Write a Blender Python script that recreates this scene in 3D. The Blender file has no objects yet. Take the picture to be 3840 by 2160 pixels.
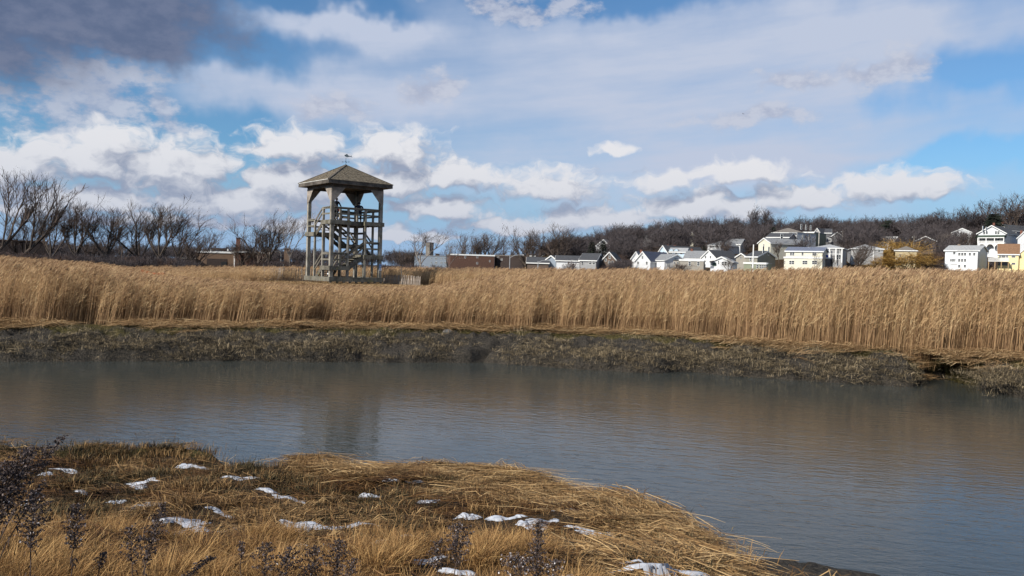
import bpy, bmesh, math, random
import numpy as np
from mathutils import Matrix, Vector

scene = bpy.context.scene
col = scene.collection
R = math.radians

# ------------------------------------------------------------------ camera
EYE = 4.4                       # metres above the creek's water
FPX = 3014.0                    # focal length in photograph pixels (3840 wide)
PITCH, ROLL = R(1.26), R(1.6)
cam_data = bpy.data.cameras.new('camera')
cam_data.sensor_width = 36.0
cam_data.lens = 36.0 * FPX / 3840.0
cam_data.clip_start = 0.1
cam_data.clip_end = 9000
cam = bpy.data.objects.new('camera', cam_data)
col.objects.link(cam)
cam.matrix_world = Matrix.Translation((0, 0, EYE)) @ Matrix.Rotation(R(90) - PITCH, 4, 'X') @ Matrix.Rotation(ROLL, 4, 'Z')
scene.camera = cam


def ray(px, py):
    dx, dy = (px - 1920) / FPX, (py - 1080) / FPX
    c, s = math.cos(ROLL), math.sin(ROLL)
    u, v = dx * c + dy * s, -dx * s + dy * c
    cp, sp = math.cos(PITCH), math.sin(PITCH)
    return u, cp - v * sp, -v * cp - sp


def at(px, py, Y):
    x, y, z = ray(px, py)
    return Vector((x / y * Y, Y, EYE + z / y * Y))


def on_level(px, py, zl):
    x, y, z = ray(px, py)
    t = (zl - EYE) / z
    return Vector((x * t, y * t, zl))


def horizon_py(px):
    return 1014 + (px - 1920) * math.tan(ROLL)


# ------------------------------------------------------------------ exposure
scene.view_settings.view_transform = 'Standard'
scene.view_settings.look = 'None'
scene.view_settings.exposure = 0.3
scene.view_settings.gamma = 1.0
scene.view_settings.use_curve_mapping = False
scene.cycles.use_denoising = True
scene.cycles.use_adaptive_sampling = True
scene.cycles.adaptive_threshold = 0.015
scene.cycles.adaptive_min_samples = 10
scene.cycles.max_bounces = 4
scene.cycles.diffuse_bounces = 2
scene.cycles.glossy_bounces = 2
scene.cycles.transmission_bounces = 4
scene.cycles.caustics_reflective = False
scene.cycles.caustics_refractive = False


# ------------------------------------------------------------------ node arithmetic
class S:
    """a socket with arithmetic"""
    def __init__(self, nt, sock): self.nt, self.s = nt, sock
    def _op(self, op, *o, clamp=False):
        n = self.nt.nodes.new('ShaderNodeMath'); n.operation = op; n.use_clamp = clamp
        for i, v in enumerate((self,) + o):
            if isinstance(v, S): self.nt.links.new(v.s, n.inputs[i])
            else: n.inputs[i].default_value = float(v)
        return S(self.nt, n.outputs[0])
    def __add__(self, o): return self._op('ADD', o)
    __radd__ = __add__
    def __sub__(self, o): return self._op('SUBTRACT', o)
    def __rsub__(self, o): return (self * -1.0) + o
    def __mul__(self, o): return self._op('MULTIPLY', o)
    __rmul__ = __mul__
    def __truediv__(self, o): return self._op('DIVIDE', o)
    def max(self, o): return self._op('MAXIMUM', o)
    def min(self, o): return self._op('MINIMUM', o)
    def smin(self, o, d): return self._op('SMOOTH_MIN', o, d)
    def pow(self, o): return self._op('POWER', o)
    def clamp(self): return self._op('ADD', 0.0, clamp=True)
    def ramp(self, lo, hi, smooth=True):
        n = self.nt.nodes.new('ShaderNodeMapRange')
        n.interpolation_type = 'SMOOTHSTEP' if smooth else 'LINEAR'
        self.nt.links.new(self.s, n.inputs[0])
        n.inputs[1].default_value, n.inputs[2].default_value = lo, hi
        n.inputs[3].default_value, n.inputs[4].default_value = 0.0, 1.0
        return S(self.nt, n.outputs[0])


def vmath(nt, op, a, b=None):
    n = nt.nodes.new('ShaderNodeVectorMath'); n.operation = op
    for i, v in enumerate((a, b)):
        if v is None: continue
        if isinstance(v, S): nt.links.new(v.s, n.inputs[i])
        else: n.inputs[i].default_value = v
    return S(nt, n.outputs['Value'] if op == 'LENGTH' else n.outputs[0])


def combine(nt, x, y, z=0.0):
    n = nt.nodes.new('ShaderNodeCombineXYZ')
    for i, v in enumerate((x, y, z)):
        if isinstance(v, S): nt.links.new(v.s, n.inputs[i])
        else: n.inputs[i].default_value = v
    return S(nt, n.outputs[0])


def noise(nt, vec, scale, detail=4.0, rough=0.5, color=False, dist=0.0, dim='3D'):
    n = nt.nodes.new('ShaderNodeTexNoise'); n.noise_dimensions = dim
    if vec is not None: nt.links.new(vec.s, n.inputs['Vector'])
    n.inputs['Scale'].default_value = scale
    n.inputs['Detail'].default_value = detail
    n.inputs['Roughness'].default_value = rough
    n.inputs['Distortion'].default_value = dist
    return S(nt, n.outputs['Color' if color else 'Fac'])


def mixcol(nt, fac, a, b, mode='MIX'):
    n = nt.nodes.new('ShaderNodeMix'); n.data_type = 'RGBA'; n.blend_type = mode
    for sock, v in ((n.inputs[0], fac), (n.inputs[6], a), (n.inputs[7], b)):
        if isinstance(v, S): nt.links.new(v.s, sock)
        elif isinstance(v, (int, float)): sock.default_value = v
        else: sock.default_value = tuple(v) + (1.0,) * (4 - len(v))
    return S(nt, n.outputs[2])


# ------------------------------------------------------------------ sun and sky
SUN_AZ, SUN_EL = R(-132), R(31)      # azimuth from +Y towards +X: over the photographer's left shoulder
sun_dir = Vector((math.sin(SUN_AZ) * math.cos(SUN_EL), math.cos(SUN_AZ) * math.cos(SUN_EL), math.sin(SUN_EL)))
sd = bpy.data.lights.new('sun', 'SUN'); sd.energy = 5.0; sd.angle = R(0.6); sd.color = (1.0, 0.94, 0.85)
sun = bpy.data.objects.new('sun', sd); col.objects.link(sun)
sun.rotation_euler = sun_dir.to_track_quat('Z', 'Y').to_euler()
sun.location = sun_dir * 50

world = bpy.data.worlds.new('World'); scene.world = world; world.use_nodes = True
W = world.node_tree
for n in list(W.nodes): W.nodes.remove(n)
wo = W.nodes.new('ShaderNodeOutputWorld')
bg = W.nodes.new('ShaderNodeBackground'); bg.inputs[1].default_value = 0.082
W.links.new(bg.outputs[0], wo.inputs[0])
sky = W.nodes.new('ShaderNodeTexSky'); sky.sky_type = 'NISHITA'; sky.sun_disc = False
sky.sun_elevation = SUN_EL; sky.sun_rotation = SUN_AZ
sky.altitude = 0; sky.air_density = 1.0; sky.dust_density = 0.6; sky.ozone_density = 2.0
tc = W.nodes.new('ShaderNodeTexCoord')
sep = W.nodes.new('ShaderNodeSeparateXYZ'); W.links.new(tc.outputs['Generated'], sep.inputs[0])
dx_, dy_, dz_ = (S(W, sep.outputs[i]) for i in range(3))
AZ = dx_._op('ARCTAN2', dy_) * (180 / math.pi)
EL = dz_.max(-1.0).min(1.0)._op('ARCSINE') * (180 / math.pi)
P = combine(W, AZ, EL)


def azel(px, py):
    x, y, z = ray(px, py)
    return math.degrees(math.atan2(x, y)), math.degrees(math.atan2(z, math.hypot(x, y)))


DEG = FPX * math.pi / 180            # photograph pixels in a degree


def blobs(nt, p, items, flat=True, k=0.25):
    """soft union of ellipses of sky given in degrees; 1 at a heart, 0 at a rim, negative outside"""
    best = None
    for px, py, rx, ry in items:
        a, e = azel(px, py)
        n = nt.nodes.new('ShaderNodeVectorMath'); n.operation = 'MULTIPLY_ADD'
        nt.links.new(p.s, n.inputs[0])
        n.inputs[1].default_value = (DEG / rx, DEG / ry, 0)
        n.inputs[2].default_value = (-a * DEG / rx, -e * DEG / ry, 0)
        v = S(nt, n.outputs[0])
        if flat: v = vmath(nt, 'MAXIMUM', v, vmath(nt, 'MULTIPLY', v, (1, -1.7, 1)))
        l = vmath(nt, 'LENGTH', v)
        best = l if best is None else best.smin(l, k)
    return 1.0 - best
# cumulus: where each heap stands (photograph x, y, half width, height above its base)
HEAPS = [
 (650, 650, 253, 141), (330, 610, 244, 94), (410, 540, 141, 86), (60, 640, 178, 77),
 (1120, 560, 197, 90), (1480, 570, 197, 94),
 (1120, 700, 225, 107), (1420, 690, 235, 81), (1720, 670, 282, 73),
 (850, 770, 357, 81), (300, 750, 357, 60),
 (2080, 710, 188, 90), (2480, 690, 131, 51), (2760, 655, 225, 55),
 (2260, 830, 300, 60), (2640, 780, 282, 68), (3000, 750, 225, 60), (3360, 710, 235, 68),
 (1640, 790, 225, 64), (1960, 860, 282, 51), (2310, 565, 70, 36),
 (560, 830, 310, 34), (1150, 850, 394, 38), (1500, 890, 282, 27), (100, 790, 188, 34),
]
WISPS = [(600, 420, 120, 95), (1220, 400, 220, 70), (1620, 320, 140, 70), (2990, 275, 170, 50), (2900, 440, 260, 50),
         (1950, 10, 280, 50), (3300, 240, 190, 60), (250, 350, 330, 170)]
STRATUS = [(300, 20, 600, 200), (540, 160, 240, 110), (-500, -150, 900, 330)]
VEIL = [(2700, 300, 1600, 380), (1400, 360, 800, 190), (3150, 150, 620, 200), (1350, 140, 420, 110), (2500, 620, 1300, 220)]
GAPS = [(900, 190, 330, 75), (720, 470, 270, 80), (2250, 0, 560, 60), (3720, 270, 300, 115), (3700, 600, 420, 60), (1230, 20, 300, 40)]


def density_group():
    g = bpy.data.node_groups.new('heap_density', 'ShaderNodeTree')
    g.interface.new_socket('P', in_out='INPUT', socket_type='NodeSocketVector')
    g.interface.new_socket('D', in_out='OUTPUT', socket_type='NodeSocketFloat')
    gi, go = g.nodes.new('NodeGroupInput'), g.nodes.new('NodeGroupOutput')
    p = S(g, gi.outputs[0])
    w = vmath(g, 'SUBTRACT', noise(g, p, 0.5, 2, 0.55, color=True, dim='2D'), (0.5, 0.5, 0.5))
    pw = vmath(g, 'ADD', p, vmath(g, 'MULTIPLY', w, (3.0, 1.3, 0)))
    b = blobs(g, pw, HEAPS)
    # beyond the frame the same kind of heaps go on
    sp_ = g.nodes.new('ShaderNodeSeparateXYZ'); g.links.new(p.s, sp_.inputs[0])
    az, el = S(g, sp_.outputs[0]), S(g, sp_.outputs[1])
    far = noise(g, vmath(g, 'MULTIPLY', pw, (0.085, 0.2, 1)), 1.0, 2, 0.5, dim='2D')
    out = az._op('ABSOLUTE').ramp(33, 38).max(el.ramp(22, 27))
    b = b.max((out - 1.0) * 9.0 + (far - 0.55) * 5.0)
    f = noise(g, vmath(g, 'MULTIPLY', pw, (0.6, 1.0, 1)), 1.0, 6, 0.56, dim='2D') - 0.5
    d = b + 0.2 + f * 1.35
    g.links.new(d.s, go.inputs[0])
    return g


DG = density_group()


def dens(p):
    n = W.nodes.new('ShaderNodeGroup'); n.node_tree = DG
    W.links.new(p.s, n.inputs[0]); return S(W, n.outputs[0])


d0 = dens(P)
d1 = dens(vmath(W, 'ADD', P, (-0.6, 1.3, 0)))
heap = d0.ramp(-0.02, 0.62)
lit = (d0.min(1.3) - d1.min(1.3) * 0.95 + 0.0).ramp(-0.55, 0.62)

warp = vmath(W, 'MULTIPLY', vmath(W, 'SUBTRACT', noise(W, P, 0.16, 4, 0.55, color=True, dim='2D'), (0.5, 0.5, 0.5)), (9, 4.5, 0))
PW = vmath(W, 'ADD', P, warp)
# high thin veil, streaked from lower left to upper right
streak = noise(W, vmath(W, 'MULTIPLY', combine(W, AZ + EL * 1.3, EL - AZ * 0.12), (0.05, 0.33, 1)), 1.0, 5, 0.55, dim='2D')
outv = AZ._op('ABSOLUTE').ramp(34, 44).max(EL.ramp(20, 28))
veil = blobs(W, PW, VEIL, flat=False, k=0.4).ramp(-0.25, 0.75)
veil = veil.max(outv * 0.15)
gaps = blobs(W, PW, GAPS, flat=False).ramp(-0.35, 0.55)
veil = (veil * (0.96 + (streak - 0.5) * 1.3)).clamp() * (1.0 - gaps * 0.92)
mott = noise(W, vmath(W, 'MULTIPLY', P, (0.5, 0.9, 1)), 1.0, 5, 0.6, dim='2D')
wis = (blobs(W, PW, WISPS, flat=False) + (mott - 0.5) * 2.2).ramp(-0.1, 0.8) * 0.8
strat = (blobs(W, PW, STRATUS, flat=False, k=0.4) + (mott - 0.5) * 0.5).ramp(-0.15, 0.45)

sk = W.nodes.new('ShaderNodeVectorMath'); sk.operation = 'MULTIPLY'
W.links.new(sky.outputs[0], sk.inputs[0]); sk.inputs[1].default_value = (0.58, 0.90, 1.14)
c = S(W, sk.outputs[0])
hz = EL.ramp(0.5, 9.0)
c = mixcol(W, hz, (3.2, 4.8, 7.1), c)                       # moist air along the horizon
c = mixcol(W, veil, c, (5.1, 5.75, 7.2))
c = mixcol(W, wis, c, mixcol(W, mott.ramp(0.35, 0.65), (3.9, 4.3, 5.6), (5.6, 5.9, 6.9)))
hc = mixcol(W, lit, (3.0, 3.4, 4.5), (7.9, 7.9, 8.2))
hc = mixcol(W, EL.ramp(0.5, 9.0), mixcol(W, 0.45, hc, (3.0, 3.7, 5.3)), hc)
c = mixcol(W, heap * 0.96, c, hc)
sc_ = mixcol(W, mott.ramp(0.3, 0.7), (1.15, 1.5, 2.5), (1.6, 1.92, 2.95))
c = mixcol(W, strat * 0.95, c, sc_)
W.links.new(c.s, bg.inputs[0])
world.cycles.sampling_method = 'MANUAL'
world.cycles.sample_map_resolution = 512
# ------------------------------------------------------------------ mesh helpers
rng = random.Random(7)
nrng = np.random.default_rng(11)


class MB:
    def __init__(self):
        self.v, self.f, self.t, self.nv = [], [], [], 0

    def add(self, verts, faces, tint=0.5):
        verts = np.asarray(verts, float).reshape(-1, 3)
        self.v.append(verts)
        self.f += [tuple(i + self.nv for i in f) for f in faces]
        self.t.append(np.full(len(verts), tint) if np.isscalar(tint) else np.asarray(tint, float))
        self.nv += len(verts)
        return self

    def box(self, c, s, rz=0.0, tint=0.5):
        x, y, z = (k / 2 for k in s)
        p = np.array([(-x, -y, -z), (x, -y, -z), (x, y, -z), (-x, y, -z), (-x, -y, z), (x, -y, z), (x, y, z), (-x, y, z)])
        if rz:
            ca, sa = math.cos(rz), math.sin(rz)
            p = p @ np.array([(ca, sa, 0), (-sa, ca, 0), (0, 0, 1)])
        return self.add(p + np.asarray(c, float), [(3, 2, 1, 0), (4, 5, 6, 7), (0, 1, 5, 4), (1, 2, 6, 5), (2, 3, 7, 6), (3, 0, 4, 7)], tint)

    def span(self, a, b, tint=0.5):
        a, b = np.minimum(a, b), np.maximum(a, b)
        return self.box((a + b) / 2, b - a, tint=tint)

    def bar(self, a, b, w, h, up=(0, 0, 1), tint=0.5):
        """a square bar from a to b, w across, h along up"""
        a, b = np.asarray(a, float), np.asarray(b, float)
        d = b - a; d = d / np.linalg.norm(d)
        s = np.cross(d, up); n = np.linalg.norm(s)
        s = np.array((1.0, 0, 0)) if n < 1e-6 else s / n
        u = np.cross(s, d)
        p = []
        for e in (a, b):
            for i, j in ((-1, -1), (1, -1), (1, 1), (-1, 1)):
                p.append(e + s * i * w / 2 + u * j * h / 2)
        return self.add(p, [(0, 1, 2, 3), (7, 6, 5, 4), (0, 4, 5, 1), (1, 5, 6, 2), (2, 6, 7, 3), (3, 7, 4, 0)], tint)

    def tube(self, pts, rad, sides=5, cap=True, tint=0.5):
        pts = np.asarray(pts, float); n = len(pts)
        rad = np.broadcast_to(np.asarray(rad, float), (n,))
        d = np.gradient(pts, axis=0); d /= np.maximum(np.linalg.norm(d, axis=1, keepdims=True), 1e-9)
        ref = np.array((0.31, 0.95, 0.08)) if abs(d[0][2]) > 0.5 else np.array((0.05, 0.08, 1.0))
        s = np.cross(d, ref); s /= np.maximum(np.linalg.norm(s, axis=1, keepdims=True), 1e-9)
        u = np.cross(s, d)
        a = np.arange(sides) * 2 * math.pi / sides
        ring = pts[:, None] + rad[:, None, None] * (np.cos(a)[None, :, None] * s[:, None] + np.sin(a)[None, :, None] * u[:, None])
        f = []
        for i in range(n - 1):
            for k in range(sides):
                k2 = (k + 1) % sides
                f.append((i * sides + k, i * sides + k2, (i + 1) * sides + k2, (i + 1) * sides + k))
        if cap:
            f.append(tuple(range(sides))[::-1]); f.append(tuple((n - 1) * sides + k for k in range(sides)))
        return self.add(ring.reshape(-1, 3), f, tint)

    def ribbon(self, pts, wid, side, tint=0.5):
        pts = np.asarray(pts, float); n = len(pts)
        w = np.broadcast_to(np.asarray(wid, float), (n,))[:, None] / 2
        side = np.asarray(side, float)
        p = np.concatenate([pts - side * w, pts + side * w])
        return self.add(p, [(i, n + i, n + i + 1, i + 1) for i in range(n - 1)], tint)

    def prism(self, poly, a, b, tint=0.5):
        """poly: list of 3-D points of one face, extruded by the vector b - a"""
        poly = np.asarray(poly, float); n = len(poly); off = np.asarray(b, float) - np.asarray(a, float)
        p = np.concatenate([poly, poly + off])
        return self.add(p, [tuple(range(n))[::-1], tuple(range(n, 2 * n))] + [(i, (i + 1) % n, n + (i + 1) % n, n + i) for i in range(n)], tint)

    def mesh(self, name, mat=None, smooth=False):
        me = bpy.data.meshes.new(name)
        v = np.concatenate(self.v) if self.v else np.zeros((0, 3))
        me.from_pydata(v.tolist(), [], self.f)
        at_ = me.attributes.new('tint', 'FLOAT', 'POINT')
        at_.data.foreach_set('value', np.concatenate(self.t).astype(np.float32))
        if mat: me.materials.append(mat)
        if smooth: me.polygons.foreach_set('use_smooth', [True] * len(me.polygons))
        me.update()
        return me

    def build(self, name, mat, parent=None, smooth=False):
        return obj(name, self.mesh(name, mat, smooth), parent)


def obj(name, me, parent=None):
    o = bpy.data.objects.new(name, me); col.objects.link(o)
    if parent is not None: o.parent = parent
    return o


def tag(o, label=None, cat=None, group=None, kind=None):
    if label: o['label'] = label
    if cat: o['category'] = cat
    if group: o['group'] = group
    if kind: o['kind'] = kind
    return o


def thing(name, label, cat, loc=(0, 0, 0), rz=0.0, group=None):
    o = bpy.data.objects.new(name, None); col.objects.link(o)
    o.empty_display_size = 0.2
    o.location = loc; o.rotation_euler = (0, 0, rz)
    return tag(o, label, cat, group)


def copy_tree(o, parent=None):
    c_ = o.copy(); col.objects.link(c_); c_.parent = parent
    for ch in list(o.children): copy_tree(ch, c_)
    return c_


# ------------------------------------------------------------------ materials
MATS = {}


def new_mat(name):
    m = bpy.data.materials.new(name); m.use_nodes = True
    nt = m.node_tree
    return m, nt, nt.nodes['Principled BSDF']


def set_col(nt, bs, c): nt.links.new(c.s, bs.inputs['Base Color'])


def bump(nt, bs, h, strength=0.4, dist=0.05):
    b = nt.nodes.new('ShaderNodeBump'); b.inputs['Strength'].default_value = strength; b.inputs['Distance'].default_value = dist
    nt.links.new(h.s, b.inputs['Height']); nt.links.new(b.outputs[0], bs.inputs['Normal'])


def coords(nt, kind='Object'):
    t = nt.nodes.new('ShaderNodeTexCoord'); return S(nt, t.outputs[kind])


def attr(nt, name='tint'):
    a = nt.nodes.new('ShaderNodeAttribute'); a.attribute_name = name; return S(nt, a.outputs['Fac'])


def M(name, c1, c2=None, scale=3.0, stretch=(1, 1, 1), rough=0.8, bmp=0.0, detail=5, spec=0.3, metallic=0.0, lo=0.35, hi=0.65, dist=0.02):
    """plain surface: two tones of noise"""
    if name in MATS: return MATS[name]
    m, nt, bs = new_mat(name)
    p = vmath(nt, 'MULTIPLY', coords(nt), stretch)
    n = noise(nt, p, scale, detail, 0.55)
    c2 = c2 or tuple(k * 0.78 for k in c1)
    set_col(nt, bs, mixcol(nt, n.ramp(lo, hi), c1, c2))
    bs.inputs['Roughness'].default_value = rough
    bs.inputs['Specular IOR Level'].default_value = spec
    bs.inputs['Metallic'].default_value = metallic
    if bmp: bump(nt, bs, n, bmp, dist)
    MATS[name] = m
    return m


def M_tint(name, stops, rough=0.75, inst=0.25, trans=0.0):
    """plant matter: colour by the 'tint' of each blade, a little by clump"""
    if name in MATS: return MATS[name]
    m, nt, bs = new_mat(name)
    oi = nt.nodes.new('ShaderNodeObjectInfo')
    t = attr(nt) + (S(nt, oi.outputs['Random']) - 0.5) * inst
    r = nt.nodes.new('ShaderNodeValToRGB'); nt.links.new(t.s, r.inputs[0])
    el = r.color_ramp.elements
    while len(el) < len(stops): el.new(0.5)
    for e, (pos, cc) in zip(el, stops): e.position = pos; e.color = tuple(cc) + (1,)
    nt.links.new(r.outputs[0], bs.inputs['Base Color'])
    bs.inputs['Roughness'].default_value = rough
    bs.inputs['Specular IOR Level'].default_value = 0.2
    if trans:
        tr = nt.nodes.new('ShaderNodeBsdfTranslucent'); nt.links.new(r.outputs[0], tr.inputs[0])
        mx = nt.nodes.new('ShaderNodeMixShader'); mx.inputs[0].default_value = trans
        nt.links.new(bs.outputs[0], mx.inputs[1]); nt.links.new(tr.outputs[0], mx.inputs[2])
        nt.links.new(mx.outputs[0], nt.nodes['Material Output'].inputs[0])
    MATS[name] = m
    return m


# ------------------------------------------------------------------ scatter by geometry nodes (uncountable stuff only)
def scatter(name, label, cat, protos, pts, rot, scl, idx):
    """one object: points that carry clumps of the given meshes"""
    src = bpy.data.collections.new(name + '_sources')
    for i, me in enumerate(protos):
        src.objects.link(bpy.data.objects.new('%s_source_%02d' % (name, i), me))
    me = bpy.data.meshes.new(name)
    me.from_pydata(np.asarray(pts, float).tolist(), [], [])
    for nm, ty, arr in (('rot', 'FLOAT_VECTOR', np.asarray(rot, np.float32)), ('scl', 'FLOAT_VECTOR', np.asarray(scl, np.float32)), ('idx', 'INT', np.asarray(idx, np.int32))):
        a = me.attributes.new(nm, ty, 'POINT')
        a.data.foreach_set('vector' if ty == 'FLOAT_VECTOR' else 'value', arr.ravel())
    for p in protos:
        for mt in p.materials:
            if mt.name not in me.materials: me.materials.append(mt)
    o = obj(name, me)
    g = bpy.data.node_groups.new(name + '_scatter', 'GeometryNodeTree')
    g.interface.new_socket('Geometry', in_out='INPUT', socket_type='NodeSocketGeometry')
    g.interface.new_socket('Geometry', in_out='OUTPUT', socket_type='NodeSocketGeometry')
    gi, go = g.nodes.new('NodeGroupInput'), g.nodes.new('NodeGroupOutput')
    ci = g.nodes.new('GeometryNodeCollectionInfo'); ci.inputs[0].default_value = src; ci.inputs[1].default_value = True; ci.inputs[2].default_value = True
    ip = g.nodes.new('GeometryNodeInstanceOnPoints'); ip.inputs['Pick Instance'].default_value = True

    def na(nm, ty):
        n = g.nodes.new('GeometryNodeInputNamedAttribute'); n.data_type = ty; n.inputs[0].default_value = nm; return n.outputs[0]
    g.links.new(gi.outputs[0], ip.inputs['Points']); g.links.new(ci.outputs[0], ip.inputs['Instance'])
    g.links.new(na('idx', 'INT'), ip.inputs['Instance Index'])
    e2r = g.nodes.new('FunctionNodeEulerToRotation'); g.links.new(na('rot', 'FLOAT_VECTOR'), e2r.inputs[0])
    g.links.new(e2r.outputs[0], ip.inputs['Rotation']); g.links.new(na('scl', 'FLOAT_VECTOR'), ip.inputs['Scale'])
    g.links.new(ip.outputs[0], go.inputs[0])
    md = o.modifiers.new('scatter', 'NODES'); md.node_group = g
    return tag(o, label, cat, kind='stuff')


# smooth 2-D value noise for terrain shapes
_perm = nrng.random((256, 256))


def vnoise(x, y):
    x, y = np.asarray(x, float), np.asarray(y, float)
    xi, yi = np.floor(x).astype(int), np.floor(y).astype(int)
    fx, fy = x - xi, y - yi
    fx, fy = fx * fx * (3 - 2 * fx), fy * fy * (3 - 2 * fy)
    g = lambda i, j: _perm[(xi + i) & 255, (yi + j) & 255]
    return (g(0, 0) * (1 - fx) + g(1, 0) * fx) * (1 - fy) + (g(0, 1) * (1 - fx) + g(1, 1) * fx) * fy


def fbm(x, y, oct=4, gain=0.5):
    s, a, n = 0, 1.0, 0
    for k in range(oct):
        s = s + a * (vnoise(x * 2 ** k + 17.3 * k, y * 2 ** k + 9.1 * k) - 0.5); n += a; a *= gain
    return s / n * 2


def sstep(a, b, x):
    t = np.clip((np.asarray(x, float) - a) / (b - a), 0, 1); return t * t * (3 - 2 * t)
# ------------------------------------------------------------------ the lie of the land
MARSH = 1.3
far_water_px = [(-1600, 1335), (-700, 1345), (0, 1357), (400, 1357), (900, 1352), (1300, 1356), (1700, 1362), (2000, 1374), (2280, 1390), (2440, 1398), (2600, 1392), (2720, 1408), (3020, 1424), (3300, 1446), (3430, 1456), (3500, 1425), (3560, 1425), (3600, 1470), (3700, 1490), (3840, 1498), (4500, 1560), (5600, 1660)]
reed_foot_px = [(-1600, 1200), (-700, 1205), (0, 1212), (500, 1218), (1000, 1224), (1500, 1228), (2000, 1236), (2500, 1258), (2900, 1290), (3300, 1312), (3840, 1338), (4500, 1370), (5600, 1440)]
near_edge_px = [(-1500, 1600), (-500, 1632), (0, 1645), (180, 1658), (232, 1690), (330, 1676), (450, 1664), (700, 1664), (900, 1684), (960, 1722), (1050, 1722), (1230, 1704), (1400, 1738), (1480, 1742), (1660, 1718), (1880, 1738), (2030, 1768), (2105, 1815), (2120, 1850), (2340, 1876), (2540, 1946), (2630, 2010), (2660, 2050)]

fw = np.array([on_level(x, y, 0.0)[:2] for x, y in far_water_px])
rf = np.array([on_level(x, y, MARSH)[:2] for x, y in reed_foot_px])
ne = [tuple(on_level(x, y, 1.12)[:2]) for x, y in near_edge_px]
# the bank sinks to a muddy toe beyond the frame's lower right corner
ne += [(2.42, 9.0), (2.30, 8.0), (2.12, 6.6), (2.1, 4.5), (2.5, 2.0), (4.0, 0.0), (8.0, -5.0), (40.0, -9.0)]
ne = np.array(ne)


def far_water(x): return np.interp(x, fw[:, 0], fw[:, 1])
def reed_foot(x): return np.interp(x, rf[:, 0], rf[:, 1])


def near_dist(x, y):
    """metres inland (+) or out on the water (-) from the lip of the near bank"""
    x, y = np.asarray(x, float), np.asarray(y, float)
    best = np.full(x.shape, 1e9)
    for (ax, ay), (bx, by) in zip(ne[:-1], ne[1:]):
        dx, dy = bx - ax, by - ay
        t = np.clip(((x - ax) * dx + (y - ay) * dy) / (dx * dx + dy * dy), 0, 1)
        best = np.minimum(best, (x - ax - t * dx) ** 2 + (y - ay - t * dy) ** 2)
    inside = y < np.interp(x, ne[:, 0], ne[:, 1])
    d = np.sqrt(best)
    return np.where(inside, d, -d)


NEAR_CUTS = [(905, 1732, 0.36, 0.36, 0.75), (236, 1705, 0.22, 0.4, 0.6), (1460, 1745, 0.22, 0.35, 0.35), (2120, 1848, 0.12, 0.35, 0.5), (2648, 2035, 0.12, 0.4, 0.5)]
TOWER = Vector((-13.88, 66.0, EYE - 1.32))
TH = R(38.2)


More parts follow.
